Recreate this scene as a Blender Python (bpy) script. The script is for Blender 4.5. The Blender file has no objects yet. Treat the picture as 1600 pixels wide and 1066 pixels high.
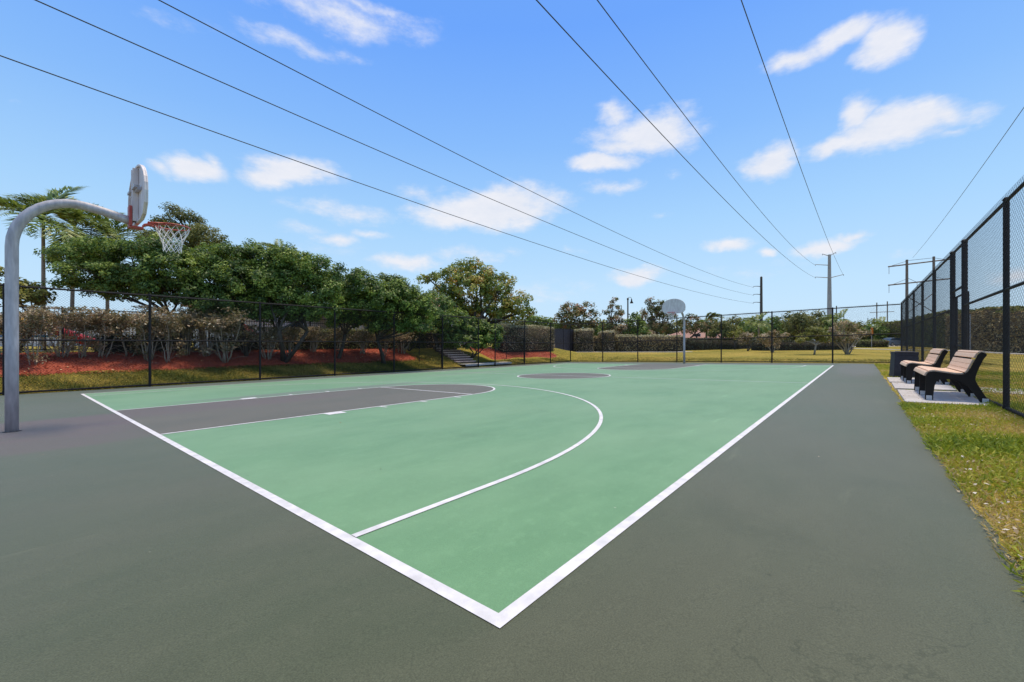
import bpy, math, random
import numpy as np
from mathutils import Vector
rnd = random.Random(7)
rng = np.random.default_rng(11)
R = math.radians
FT = 0.3048
C = bpy.context.scene.collection

# ------------------------------------------------------------------ camera, light, exposure
F = 648.36                                   # focal length in pixels of a 1600 px wide picture
YAW = 0.6983
CAM = Vector((-3.6323 * FT, -3.2342 * FT, 3.2628 * FT))
FW = Vector((math.cos(YAW), math.sin(YAW), 0)); RT = Vector((math.sin(YAW), -math.cos(YAW), 0))
cam = bpy.data.cameras.new('camera'); cam.lens = F / 1600 * 36; cam.sensor_width = 36
cam.clip_start = 0.05; cam.clip_end = 6000
camo = bpy.data.objects.new('camera', cam); C.objects.link(camo)
camo.location = CAM; camo.rotation_euler = (R(90), 0, YAW - R(90))
sc = bpy.context.scene; sc.camera = camo
sc.view_settings.view_transform = 'Standard'; sc.view_settings.look = 'None'
sc.view_settings.exposure = 0.3; sc.view_settings.gamma = 1
sc.cycles.max_bounces = 6; sc.cycles.transparent_max_bounces = 8
SUN_AZ = math.atan2(-.05, 1.0)              # direction towards the sun, from +X
SUN_EL = R(74)
sun = bpy.data.lights.new('sun', 'SUN'); sun.energy = 2.85; sun.angle = R(10); sun.color = (1, .88, .70)
suno = bpy.data.objects.new('sun', sun); C.objects.link(suno)
sd = Vector((math.cos(SUN_AZ) * math.cos(SUN_EL), math.sin(SUN_AZ) * math.cos(SUN_EL), math.sin(SUN_EL)))
suno.rotation_euler = sd.to_track_quat('Z', 'Y').to_euler(); suno.location = (10, 0, 40)

world = bpy.data.worlds.new('World'); sc.world = world; world.use_nodes = True
nt = world.node_tree; nt.nodes.clear()
def N(nt, t, **k):
    n = nt.nodes.new(t)
    for a, b in k.items(): setattr(n, a, b)
    return n
def math_(nt, op, a, b=None, c=None, clamp=False):
    n = N(nt, 'ShaderNodeMath', operation=op); n.use_clamp = clamp
    for i, v in enumerate((a, b, c)):
        if v is None: continue
        if isinstance(v, (int, float)): n.inputs[i].default_value = v
        else: nt.links.new(v, n.inputs[i])
    return n.outputs[0]
def build_sky():
    L = nt.links.new
    sky = N(nt, 'ShaderNodeTexSky', sky_type='NISHITA'); sky.sun_disc = False
    sky.sun_elevation = SUN_EL; sky.sun_rotation = math.pi / 2 - SUN_AZ
    sky.air_density = 1.0; sky.dust_density = 1.3; sky.ozone_density = 1.8; sky.altitude = 0
    tint = N(nt, 'ShaderNodeMix', data_type='RGBA', blend_type='MULTIPLY'); tint.inputs['Factor'].default_value = 1
    L(sky.outputs[0], tint.inputs['A']); tint.inputs['B'].default_value = (1.3, 1.45, 1.75, 1)
    tc = N(nt, 'ShaderNodeTexCoord'); sx = N(nt, 'ShaderNodeSeparateXYZ'); L(tc.outputs['Generated'], sx.inputs[0])
    x, y, z = sx.outputs
    az = math_(nt, 'ARCTAN2', y, x)
    # clear blue lower down, an unseen pale cloud veil added overhead for neutral fill
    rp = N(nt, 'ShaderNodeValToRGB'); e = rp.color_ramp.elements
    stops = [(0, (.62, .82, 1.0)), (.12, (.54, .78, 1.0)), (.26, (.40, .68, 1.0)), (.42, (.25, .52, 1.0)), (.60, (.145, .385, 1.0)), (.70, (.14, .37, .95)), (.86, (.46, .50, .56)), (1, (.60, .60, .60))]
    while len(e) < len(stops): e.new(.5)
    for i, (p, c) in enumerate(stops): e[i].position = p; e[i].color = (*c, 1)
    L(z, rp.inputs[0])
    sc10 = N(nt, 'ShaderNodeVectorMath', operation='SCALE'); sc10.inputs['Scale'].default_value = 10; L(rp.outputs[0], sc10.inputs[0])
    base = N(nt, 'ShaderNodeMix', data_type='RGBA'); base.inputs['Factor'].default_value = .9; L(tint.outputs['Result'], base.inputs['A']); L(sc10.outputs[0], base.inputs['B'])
    tint = base
    el = math_(nt, 'ARCSINE', z)
    warp = N(nt, 'ShaderNodeTexNoise'); warp.inputs['Scale'].default_value = 7; warp.inputs['Detail'].default_value = 4; warp.inputs['Roughness'].default_value = .6
    L(tc.outputs['Generated'], warp.inputs['Vector'])
    cv = N(nt, 'ShaderNodeCombineXYZ'); L(az, cv.inputs[0]); L(el, cv.inputs[1])
    w2 = N(nt, 'ShaderNodeVectorMath', operation='SUBTRACT'); L(warp.outputs['Color'], w2.inputs[0]); w2.inputs[1].default_value = (.5, .5, .5)
    w3 = N(nt, 'ShaderNodeVectorMath', operation='MULTIPLY'); L(w2.outputs[0], w3.inputs[0]); w3.inputs[1].default_value = (.14, .07, 0)
    w4 = N(nt, 'ShaderNodeVectorMath', operation='ADD'); L(cv.outputs[0], w4.inputs[0]); L(w3.outputs[0], w4.inputs[1])
    P = w4.outputs[0]
    clouds = [(1245,84,46,17,.8),(1305,62,64,18,.98),(1372,75,48,36,1.05),(1350,95,30,18,.6),
              (950,176,28,20,.75),(1010,208,92,34,1.0),(938,252,52,15,1.0),(965,225,50,20,.8),(1080,190,30,18,.4),
              (1193,252,42,24,1.0),(1335,185,35,25,.9),(1395,200,112,30,1.12),(1300,226,55,15,.9),(1470,182,50,16,.8),(1480,205,40,10,.5),
              (958,292,46,12,.5),(770,325,115,30,1.15),(690,335,60,22,.75),(650,300,40,15,.5),(840,335,50,14,.5),
              (540,335,95,16,.55),(480,357,60,9,.42),
              (462,268,76,21,1.05),(420,275,45,22,.9),(300,264,66,19,1.0),(235,258,28,18,.5),(335,256,28,18,.7),
              (520,371,36,10,.7),(570,368,50,7,.45),(640,412,66,14,.8),(720,400,70,14,.5),(800,392,28,10,.35),
              (988,430,46,13,1.0),(1135,382,42,12,.85),(1290,380,44,13,.85),(1320,368,30,10,.7),(1205,392,20,8,.8),
              (530,28,150,30,.62),(480,78,115,16,.52),(560,10,120,14,.5),(300,40,90,20,.3),(1025,337,28,7,.3),(905,395,25,8,.35),
              (1575,440,60,18,.6),(1415,398,36,10,.4),(25,146,26,10,.22),(985,500,70,20,.5),(1060,265,22,12,.25),(800,455,190,24,.34),(480,385,140,20,.26),(1180,430,160,26,.26),(950,470,30,16,.3)]
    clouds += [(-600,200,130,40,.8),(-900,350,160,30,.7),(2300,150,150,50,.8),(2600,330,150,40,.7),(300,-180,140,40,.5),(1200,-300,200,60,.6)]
    acc = None; thin = None
    for (px, py, hw, hh, a) in clouds:
        d = FW * F + RT * (px - 800) + Vector((0, 0, 533 - py)); hz = math.hypot(px - 800, F)
        A = math.atan2(d.y, d.x); E = math.atan2(533 - py, hz); ca = F / hz
        s = N(nt, 'ShaderNodeVectorMath', operation='SUBTRACT'); L(P, s.inputs[0]); s.inputs[1].default_value = (A, E, 0)
        m = N(nt, 'ShaderNodeVectorMath', operation='MULTIPLY'); L(s.outputs[0], m.inputs[0])
        m.inputs[1].default_value = (1 / (hw / F * ca * ca * 1.42), 1 / (hh / F * ca * math.cos(E) ** 2 * 1.6), 0)
        ln = N(nt, 'ShaderNodeVectorMath', operation='LENGTH'); L(m.outputs[0], ln.inputs[0])
        v = math_(nt, 'MULTIPLY_ADD', ln.outputs['Value'], -a, a)
        acc = v if acc is None else math_(nt, 'MAXIMUM', acc, v)
    n1 = N(nt, 'ShaderNodeTexNoise'); n1.inputs['Scale'].default_value = 13; n1.inputs['Detail'].default_value = 9; n1.inputs['Roughness'].default_value = .68
    mp = N(nt, 'ShaderNodeMapping'); mp.inputs['Scale'].default_value = (1, 1, 2.4); L(tc.outputs['Generated'], mp.inputs[0]); L(mp.outputs[0], n1.inputs['Vector'])
    dn = math_(nt, 'MULTIPLY_ADD', n1.outputs['Fac'], .85, -.44)
    dens = math_(nt, 'ADD', acc, dn)
    mr = N(nt, 'ShaderNodeMapRange', interpolation_type='SMOOTHSTEP'); L(dens, mr.inputs[0])
    mr.inputs[1].default_value = .10; mr.inputs[2].default_value = .74; mr.inputs[4].default_value = .93
    gate = N(nt, 'ShaderNodeMapRange', interpolation_type='SMOOTHSTEP'); L(acc, gate.inputs[0]); gate.inputs[1].default_value = 0; gate.inputs[2].default_value = .2
    fac = math_(nt, 'MULTIPLY', mr.outputs[0], gate.outputs[0])
    # cloud colour: bright tops, slightly bluish undersides from noise
    cr = N(nt, 'ShaderNodeMix', data_type='RGBA'); L(n1.outputs['Fac'], cr.inputs['Factor'])
    cr.inputs['A'].default_value = (7.0, 7.6, 8.8, 1); cr.inputs['B'].default_value = (10, 9.7, 9.8, 1)
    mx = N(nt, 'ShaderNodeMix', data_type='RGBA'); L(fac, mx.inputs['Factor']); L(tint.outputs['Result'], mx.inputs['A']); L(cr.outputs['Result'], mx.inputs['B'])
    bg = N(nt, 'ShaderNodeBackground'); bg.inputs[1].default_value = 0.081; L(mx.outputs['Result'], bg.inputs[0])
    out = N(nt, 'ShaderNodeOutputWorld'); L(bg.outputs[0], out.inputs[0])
build_sky()

# ------------------------------------------------------------------ geometry helpers
GX = .0169 * math.sin(YAW) - .0229 * math.cos(YAW)
GY = -.0169 * math.cos(YAW) - .0229 * math.sin(YAW)
def plane(x, y): return GX * (x - CAM.x) + GY * (y - CAM.y)
XA, XB, YA, YB = -9.0, 27.55, -1.53, 17.02        # outline of the paved court
def sstep(t): t = min(1, max(0, t)); return t * t * (3 - 2 * t)
def T(x, y):
    """terrain height"""
    qx = min(max(x, XA - 20), XB); qy = min(max(y, YA - 1.2), YB)
    base = plane(qx, qy); d = math.hypot(x - qx, y - qy)
    w = sstep((y - 15.5) / 3) * sstep((33 - x) / 4)
    far = math.hypot(x, y)
    lvl = -.2 + .25 * sstep((far - 45) / 40) + .18 * sstep((-y - 3) / 12)
    if w > 0:
        t = min(1, d / 3.8); up = .75 * t + .25 * sstep(t)
    else: up = 0
    z0 = base + (lvl - base) * sstep(d / 11)
    z1 = base + (.52 - base) * up
    return z0 * (1 - w) + z1 * w
def at(px, py, D):
    return CAM + FW * D + RT * ((px - 800) / F * D) + Vector((0, 0, (533 - py) / F * D))
def on_y(px, Y):
    """ground point under pixel column px on the line y = Y; returns x, y, depth"""
    k = (px - 800) / F; D = (Y - CAM.y) / (FW.y + RT.y * k); p = CAM + FW * D + RT * (k * D)
    return p.x, p.y, D
def at_d(px, D):
    p = CAM + FW * D + RT * ((px - 800) / F * D); return p.x, p.y
def tag(o, label=None, cat=None, group=None, kind=None):
    if label: o['label'] = label
    if cat: o['category'] = cat
    if group: o['group'] = group
    if kind: o['kind'] = kind
    return o
def empty(name, loc, rz=0, label=None, cat=None, group=None):
    o = bpy.data.objects.new(name, None); C.objects.link(o); o.location = loc; o.rotation_euler = (0, 0, rz); o.empty_display_size = .2
    return tag(o, label, cat, group)
class MB:
    def __init__(s): s.v = []; s.f = []; s.m = []
    def quad(s, a, b, c, d, mi=0):
        i = len(s.v); s.v += [tuple(a), tuple(b), tuple(c), tuple(d)]; s.f.append((i, i + 1, i + 2, i + 3)); s.m.append(mi)
    def box(s, x0, x1, y0, y1, z0, z1, mi=0):
        i = len(s.v); s.v += [(x, y, z) for z in (z0, z1) for x, y in ((x0, y0), (x1, y0), (x1, y1), (x0, y1))]
        for f in ((3, 2, 1, 0), (4, 5, 6, 7), (0, 1, 5, 4), (1, 2, 6, 5), (2, 3, 7, 6), (3, 0, 4, 7)): s.f.append(tuple(i + k for k in f)); s.m.append(mi)
    def tube(s, pts, rad, n=8, mi=0, cap=True):
        pts = [Vector(p) for p in pts]; k = len(pts)
        if not isinstance(rad, (list, tuple)): rad = [rad] * k
        i0 = len(s.v); up = None
        for j, p in enumerate(pts):
            t = (pts[min(j + 1, k - 1)] - pts[max(j - 1, 0)]).normalized()
            if up is None: up = Vector((1, 0, 0)) if abs(t.z) > .8 else Vector((0, 0, 1))
            a = (up - t * up.dot(t)).normalized(); b = t.cross(a); up = a
            for q in range(n):
                an = 2 * math.pi * q / n; s.v.append(tuple(p + (a * math.cos(an) + b * math.sin(an)) * rad[j]))
        for j in range(k - 1):
            for q in range(n):
                q2 = (q + 1) % n; s.f.append((i0 + j * n + q, i0 + j * n + q2, i0 + (j + 1) * n + q2, i0 + (j + 1) * n + q)); s.m.append(mi)
        if cap: 
            s.f.append(tuple(i0 + q for q in range(n))[::-1]); s.m.append(mi)
            s.f.append(tuple(i0 + (k - 1) * n + q for q in range(n))); s.m.append(mi)
    def prism(s, poly, off, mi=0):
        """poly: list of 3D points (planar), extruded by vector off"""
        n = len(poly); i = len(s.v); off = Vector(off)
        s.v += [tuple(p) for p in poly] + [tuple(Vector(p) + off) for p in poly]
        s.f.append(tuple(range(i, i + n))[::-1]); s.m.append(mi); s.f.append(tuple(range(i + n, i + 2 * n))); s.m.append(mi)
        for q in range(n): r = (q + 1) % n; s.f.append((i + q, i + r, i + n + r, i + n + q)); s.m.append(mi)
    def lathe(s, prof, n=16, c=(0, 0, 0), mi=0):
        i0 = len(s.v)
        for r, z in prof:
            for q in range(n): an = 2 * math.pi * q / n; s.v.append((c[0] + r * math.cos(an), c[1] + r * math.sin(an), c[2] + z))
        for j in range(len(prof) - 1):
            for q in range(n): q2 = (q + 1) % n; s.f.append((i0 + j * n + q, i0 + j * n + q2, i0 + (j + 1) * n + q2, i0 + (j + 1) * n + q)); s.m.append(mi)
    def build(s, name, mats, parent=None, smooth=False, bevel=0, weld=False):
        me = bpy.data.meshes.new(name); me.from_pydata(s.v, [], s.f)
        for m in (mats if isinstance(mats, (list, tuple)) else [mats]): me.materials.append(m)
        me.polygons.foreach_set('material_index', s.m)
        if smooth: me.polygons.foreach_set('use_smooth', [True] * len(s.f))
        me.update(); o = bpy.data.objects.new(name, me); C.objects.link(o)
        if parent: o.parent = parent
        if bevel:
            b = o.modifiers.new('bevel', 'BEVEL'); b.width = bevel; b.segments = 2; b.limit_method = 'ANGLE'
        if smooth and not weld: 
            try: me.set_sharp_from_angle(angle=R(40))
            except Exception: pass
        return o
def copy_tree(o, parent=None):
    c = o.copy(); C.objects.link(c); c.parent = parent
    for ch in list(o.children): copy_tree(ch, c)
    return c

# ------------------------------------------------------------------ materials
def mat(name, col, rough=.6, var=.15, scale=8, col2=None, detail=4, bump=0, bscale=60, metal=0, spec=.5, stretch=(1, 1, 1), coord='Object', transl=0):
    m = bpy.data.materials.new(name); m.use_nodes = True; t = m.node_tree; b = t.nodes['Principled BSDF']; L = t.links.new
    b.inputs['Roughness'].default_value = rough; b.inputs['Metallic'].default_value = metal; b.inputs['Specular IOR Level'].default_value = spec
    tc = N(t, 'ShaderNodeTexCoord'); mp = N(t, 'ShaderNodeMapping'); mp.inputs['Scale'].default_value = stretch; L(tc.outputs[coord], mp.inputs[0])
    n = N(t, 'ShaderNodeTexNoise'); n.inputs['Scale'].default_value = scale; n.inputs['Detail'].default_value = detail; L(mp.outputs[0], n.inputs['Vector'])
    mr = N(t, 'ShaderNodeMapRange'); L(n.outputs['Fac'], mr.inputs[0]); mr.inputs[1].default_value = .3; mr.inputs[2].default_value = .7
    mx = N(t, 'ShaderNodeMix', data_type='RGBA'); L(mr.outputs[0], mx.inputs['Factor'])
    c2 = col2 or tuple(min(1, c * (1 + var)) for c in col); c1 = col if col2 else tuple(c * (1 - var) for c in col)
    mx.inputs['A'].default_value = (*c1, 1); mx.inputs['B'].default_value = (*c2, 1); L(mx.outputs['Result'], b.inputs['Base Color'])
    if bump:
        n2 = N(t, 'ShaderNodeTexNoise'); n2.inputs['Scale'].default_value = bscale; n2.inputs['Detail'].default_value = 5; L(mp.outputs[0], n2.inputs['Vector'])
        bp = N(t, 'ShaderNodeBump'); bp.inputs['Strength'].default_value = bump; bp.inputs['Distance'].default_value = .02; L(n2.outputs['Fac'], bp.inputs['Height']); L(bp.outputs[0], b.inputs['Normal'])
    return m
def leaf_mat(name, stops, rough=.5, transl=.36):
    """base colour picked per leaf from the colour ramp through the 'tone' attribute"""
    m = bpy.data.materials.new(name); m.use_nodes = True; t = m.node_tree; b = t.nodes['Principled BSDF']; L = t.links.new
    a = N(t, 'ShaderNodeAttribute', attribute_name='tone'); r = N(t, 'ShaderNodeValToRGB'); L(a.outputs['Fac'], r.inputs[0])
    e = r.color_ramp.elements
    while len(e) < len(stops): e.new(.5)
    for i, (p, c) in enumerate(stops): e[i].position = p; e[i].color = (*c, 1)
    b.inputs['Roughness'].default_value = rough; b.inputs['Specular IOR Level'].default_value = .4; L(r.outputs[0], b.inputs['Base Color'])
    tr = N(t, 'ShaderNodeBsdfTranslucent'); L(r.outputs[0], tr.inputs[0]); ms = N(t, 'ShaderNodeMixShader'); ms.inputs[0].default_value = transl
    L(b.outputs[0], ms.inputs[1]); L(tr.outputs[0], ms.inputs[2]); L(ms.outputs[0], t.nodes['Material Output'].inputs[0])
    return m
def court_mat(name, col, col2, stain=None, rough=.72, fine=.15):
    m = bpy.data.materials.new(name); m.use_nodes = True; t = m.node_tree; b = t.nodes['Principled BSDF']; L = t.links.new
    b.inputs['Roughness'].default_value = rough; b.inputs['Specular IOR Level'].default_value = .22; b.inputs['Sheen Weight'].default_value = .38; b.inputs['Sheen Roughness'].default_value = .38; b.inputs['Sheen Tint'].default_value = (1, .88, .72, 1)
    tc = N(t, 'ShaderNodeTexCoord'); co = tc.outputs['Object']
    def noise(sc_, det, st=(1, 1, 1), ro=.5):
        mp = N(t, 'ShaderNodeMapping'); mp.inputs['Scale'].default_value = st; L(co, mp.inputs[0])
        n = N(t, 'ShaderNodeTexNoise'); n.inputs['Scale'].default_value = sc_; n.inputs['Detail'].default_value = det; n.inputs['Roughness'].default_value = ro; L(mp.outputs[0], n.inputs['Vector']); return n.outputs['Fac']
    def mr(v, a, c, lo=0, hi=1):
        q = N(t, 'ShaderNodeMapRange', interpolation_type='SMOOTHSTEP'); L(v, q.inputs[0]); q.inputs[1].default_value = a; q.inputs[2].default_value = c; q.inputs[3].default_value = lo; q.inputs[4].default_value = hi; return q.outputs[0]
    def mix(f, a, c, bt='MIX'):
        q = N(t, 'ShaderNodeMix', data_type='RGBA', blend_type=bt)
        if isinstance(f, float): q.inputs['Factor'].default_value = f
        else: L(f, q.inputs['Factor'])
        for k, v in (('A', a), ('B', c)):
            if isinstance(v, tuple): q.inputs[k].default_value = (*v, 1)
            else: L(v, q.inputs[k])
        return q.outputs['Result']
    c = mix(mr(noise(.35, 5, (1, 1.8, 1)), .35, .65), col, col2)
    c = mix(mr(noise(1.8, 4, (1, 2.5, 1)), .3, .75, 0, .35), c, tuple(v * 1.22 for v in col2))
    gr = noise(180, 3); g2 = N(t, 'ShaderNodeMapRange'); L(gr, g2.inputs[0]); g2.inputs[1].default_value = .25; g2.inputs[2].default_value = .75; g2.inputs[3].default_value = 1 - fine * 2.2; g2.inputs[4].default_value = 1 + fine * 2.2
    cg = N(t, 'ShaderNodeVectorMath', operation='SCALE'); L(c, cg.inputs[0]); L(g2.outputs[0], cg.inputs['Scale']); c = cg.outputs[0]
    # scuffs: thin pale streaks, darker damp marks, hairline cracks
    c = mix(mr(noise(.8, 7, (1.2, .7, 1), .65), .56, .74, 0, .38), c, tuple(v * .72 for v in col))
    c = mix(mr(noise(14, 6, (1, 1, 1), .7), .50, .72, 0, .30), c, tuple(v * 1.3 for v in col2))
    nw = N(t, 'ShaderNodeTexNoise'); nw.inputs['Scale'].default_value = 1.1; nw.inputs['Detail'].default_value = 7; L(co, nw.inputs['Vector'])
    hair = math_(t, 'ABSOLUTE', math_(t, 'SUBTRACT', nw.outputs['Fac'], .5)); hk = math_(t, 'MULTIPLY', mr(hair, .0012, .0032, 1, 0), mr(noise(.25, 2), .52, .64, 0, .35)); c = mix(hk, c, tuple(v * .5 for v in col))
    sk = mr(noise(.9, 9, (.5, 3.2, 1), .75), .60, .72, 0, .42); c = mix(sk, c, tuple(min(1, v * 1.9) for v in col2))
    # grit flecks
    vo = N(t, 'ShaderNodeTexVoronoi'); vo.inputs['Scale'].default_value = 4.5; vo.inputs['Randomness'].default_value = 1; L(co, vo.inputs['Vector'])
    sp = N(t, 'ShaderNodeSeparateColor'); L(vo.outputs['Color'], sp.inputs[0])
    fl = math_(t, 'MULTIPLY', mr(vo.outputs['Distance'], .015, .045, .8, 0), mr(sp.outputs[0], .80, .83)); c = mix(fl, c, (.50, .50, .40))
    dk = math_(t, 'MULTIPLY', mr(vo.outputs['Distance'], .02, .07, .6, 0), mr(sp.outputs[1], .88, .90)); c = mix(dk, c, tuple(v * .45 for v in col))
    if stain:
        for (sx_, sy_, rx, ry, sc_, amt) in stain:
            mp = N(t, 'ShaderNodeMapping', vector_type='POINT'); L(co, mp.inputs[0]); mp.inputs['Location'].default_value = (-sx_ / rx, -sy_ / ry, 0); mp.inputs['Scale'].default_value = (1 / rx, 1 / ry, 0)
            ln = N(t, 'ShaderNodeVectorMath', operation='LENGTH'); L(mp.outputs[0], ln.inputs[0])
            ns = math_(t, 'MULTIPLY_ADD', noise(1.3, 6, (.8, 2.6, 1)), .9, ln.outputs['Value']); 
            c = mix(mr(ns, 1.0, 1.55, amt, 0), c, sc_)
    L(c, b.inputs['Base Color'])
    bp = N(t, 'ShaderNodeBump'); bp.inputs['Strength'].default_value = .35; bp.inputs['Distance'].default_value = .004; L(gr, bp.inputs['Height']); L(bp.outputs[0], b.inputs['Normal'])
    return m
M = {}
def grass_ground():
    m = bpy.data.materials.new('lawn'); m.use_nodes = True; t = m.node_tree; b = t.nodes['Principled BSDF']; L = t.links.new
    b.inputs['Roughness'].default_value = .9; b.inputs['Specular IOR Level'].default_value = .15
    tc = N(t, 'ShaderNodeTexCoord'); co = tc.outputs['Object']
    def noise(s, d, ro=.6):
        n = N(t, 'ShaderNodeTexNoise'); n.inputs['Scale'].default_value = s; n.inputs['Detail'].default_value = d; n.inputs['Roughness'].default_value = ro; L(co, n.inputs['Vector']); return n.outputs['Fac']
    r = N(t, 'ShaderNodeValToRGB'); e = r.color_ramp.elements; e.new(.5); e.new(.62)
    for i, (p, c) in enumerate([(.34, (.13, .13, .018)), (.46, (.25, .21, .03)), (.55, (.38, .28, .05)), (.70, (.44, .29, .09))]): e[i].position = p; e[i].color = (*c, 1)
    big = noise(.22, 5); sm = noise(5.5, 6, .75)
    L(math_(t, 'ADD', math_(t, 'MULTIPLY', big, .45), math_(t, 'MULTIPLY', sm, .55)), r.inputs[0])
    fin = noise(45, 3, .7); k = N(t, 'ShaderNodeMapRange'); L(fin, k.inputs[0]); k.inputs[1].default_value = .3; k.inputs[2].default_value = .7; k.inputs[3].default_value = .55; k.inputs[4].default_value = 1.45
    s = N(t, 'ShaderNodeVectorMath', operation='SCALE'); L(r.outputs[0], s.inputs[0]); L(k.outputs[0], s.inputs['Scale']); L(s.outputs[0], b.inputs['Base Color'])
    bp = N(t, 'ShaderNodeBump'); bp.inputs['Strength'].default_value = .8; bp.inputs['Distance'].default_value = .03; L(noise(30, 4, .7), bp.inputs['Height']); L(bp.outputs[0], b.inputs['Normal'])
    return m
M['lawn'] = grass_ground()
PUR = (.115, .072, .074)
M['asphalt'] = court_mat('dark_green_court_paint', (.070, .084, .048), (.084, .089, .055), stain=[(-.9, 8.2, 3.0, 1.15, PUR, .85), (-2.0, 6.3, 3.4, .7, PUR, .6), (22, -.9, 7, .8, (.13, .11, .10), .5), (-.3, 7.2, 2.0, .8, PUR, .6)])
M['green'] = court_mat('light_green_court_paint', (.122, .262, .128), (.162, .302, .158), stain=[(4.4, 10.1, 3.6, .5, (.15, .17, .14), .8), (12.3, 12.6, 3.5, .5, (.2, .26, .19), .6)], fine=.06)
M['key'] = court_mat('grey_key_paint', (.090, .078, .056), (.112, .094, .070), stain=[(1.5, 8.8, 3.2, .9, PUR, .6)])
M['line'] = mat('white_line_paint', (.58, .56, .57), .6, .05, 11, (.80, .77, .79), detail=12, bump=.15, bscale=200)
M['black'] = mat('black_coated_steel', (.020, .016, .017), .62, .3, 12, spec=.25)
M['frame_black'] = mat('brown_black_bench_frame', (.014, .010, .009), .6, .2, 12, spec=.25)
M['vinyl'] = mat('black_vinyl_wire', (.022, .019, .019), .6, .2, 20, spec=.25)
M['galv'] = mat('galvanised_steel', (.38, .36, .385), .5, .0, 9, (.60, .565, .59), metal=.12, detail=8, stretch=(2.5, 2.5, .5), bump=.12, bscale=40)
M['board'] = mat('weathered_white_board', (.64, .56, .55), .55, .0, 6, (.82, .75, .74), stretch=(2, 2, .6))
M['red'] = mat('faded_red_paint', (.42, .055, .045), .5, .0, 14, (.52, .10, .08))
M['net'] = mat('white_nylon', (.78, .78, .80), .7, .04)
M['concrete'] = mat('pale_concrete', (.42, .385, .37), .85, .0, 2.2, (.56, .52, .50), bump=.25, bscale=50, detail=8)
M['concrete_far'] = mat('paler_concrete_path', (.50, .46, .42), .85, .0, 1.2, (.60, .56, .51), detail=8)  # slightly paler concrete for the sidewalks and road
M['slat'] = mat('tan_composite_slat', (.66, .42, .28), .62, .0, 5, (.82, .58, .42), stretch=(2.5, 30, 30), detail=6)
M['block'] = mat('foot_plate', (.55, .53, .52), .5, .1)
M['bin'] = mat('charcoal_plastic', (.040, .036, .046), .6, .15, 10, spec=.3)
M['wood_tread'] = mat('sunlit_timber_top', (.62, .42, .35), .85, .0, 5, (.80, .62, .54), stretch=(1, 8, 8))  # bright lip of each step, sunlight put into its colour
M['wood_tie'] = mat('shaded_timber_riser', (.16, .095, .075), .85, .0, 5, (.27, .17, .14), stretch=(1, 8, 8), bump=.4, bscale=25)  # same timber darkened for the risers, shade put into its colour
M['mulch'] = mat('red_mulch_ground', (.28, .048, .024), .9, .0, 9, (.44, .095, .044), detail=8, bump=.9, bscale=45)
M['bark'] = mat('grey_brown_bark', (.045, .036, .028), .85, .0, 12, (.10, .08, .062), stretch=(1, 1, .3), bump=.5, bscale=30)
M['bark_pale'] = mat('pale_twig_bark', (.27, .225, .17), .8, .0, 10, (.38, .33, .26), stretch=(1, 1, .3))
M['palm_bark'] = mat('ringed_palm_bark', (.22, .17, .13), .8, .0, 3, (.34, .27, .21), stretch=(1, 1, 6))
M['pole_wood'] = mat('dark_utility_pole_wood', (.06, .048, .04), .8, .0, 3, (.11, .09, .075), stretch=(1, 1, .2))
M['pole_conc'] = mat('grey_concrete_pole', (.34, .32, .31), .8, .0, 2, (.44, .42, .41), stretch=(1, 1, .3))
M['frame_wood'] = mat('brown_utility_pole_wood', (.16, .12, .10), .8, .0, 3, (.24, .19, .16), stretch=(1, 1, .2))
M['wire'] = mat('power_cable', (.045, .05, .055), .5, .1)
M['white_wall'] = mat('white_stucco', (.66, .62, .60), .8, .04, 4)
M['tile'] = mat('terracotta_tiles', (.34, .17, .12), .8, .0, 6, (.48, .27, .21), bump=.5, bscale=12)
M['glass'] = mat('dark_window_glass', (.03, .04, .05), .1, .1)
M['car'] = mat('blue_grey_car_paint', (.22, .27, .36), .25, .05, metal=.3)
M['car_glass'] = mat('car_glass', (.05, .07, .10), .08, .05)
M['tyre'] = mat('black_tyre', (.02, .02, .02), .8, .1)
M['rim'] = mat('silver_wheel', (.5, .5, .52), .35, .05, metal=.6)
M['tail'] = mat('red_lamp_glass', (.45, .03, .03), .3, .05)
M['orange'] = mat('orange_sign_face', (.80, .24, .03), .5, .08)
M['yellow'] = mat('yellow_plastic', (.75, .40, .04), .5, .08)
M['redp'] = mat('red_plastic', (.50, .03, .05), .45, .08)
M['bluep'] = mat('blue_plastic', (.03, .16, .32), .45, .08)
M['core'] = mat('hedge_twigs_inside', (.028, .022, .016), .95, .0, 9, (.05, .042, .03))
M['screen'] = mat('dark_windscreen_mesh', (.035, .032, .045), .7, .0, 5, (.05, .045, .06))
M['blade'] = leaf_mat('grass_blade', [(0, (.17, .23, .02)), (.35, (.32, .38, .03)), (.6, (.45, .42, .05)), (.8, (.48, .34, .10)), (1, (.62, .48, .26))], .7, .3)
M['blade_dull'] = leaf_mat('dull_grass_blade', [(0, (.08, .11, .015)), (.4, (.16, .17, .025)), (.7, (.24, .20, .05)), (1, (.36, .27, .11))], .8, .25)
M['litter'] = leaf_mat('dry_leaf_bit', [(0, (.12, .08, .04)), (.6, (.34, .24, .13)), (.85, (.50, .40, .28)), (1, (.72, .68, .62))], .8, .1)
M['chip'] = leaf_mat('mulch_chip', [(0, (.22, .03, .012)), (.5, (.48, .085, .032)), (.93, (.60, .16, .06)), (1, (.70, .52, .30))], .85, 0)
M['dark_leaf'] = leaf_mat('dark_glossy_leaf', [(0, (.040, .072, .020)), (.45, (.118, .195, .040)), (.8, (.25, .345, .062)), (1, (.42, .50, .10))], .5)
M['mid_leaf'] = leaf_mat('olive_leaf', [(0, (0.084, 0.102, 0.029)), (.5, (0.175, 0.189, 0.050)), (1, (0.320, 0.304, 0.078))], .55)
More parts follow.
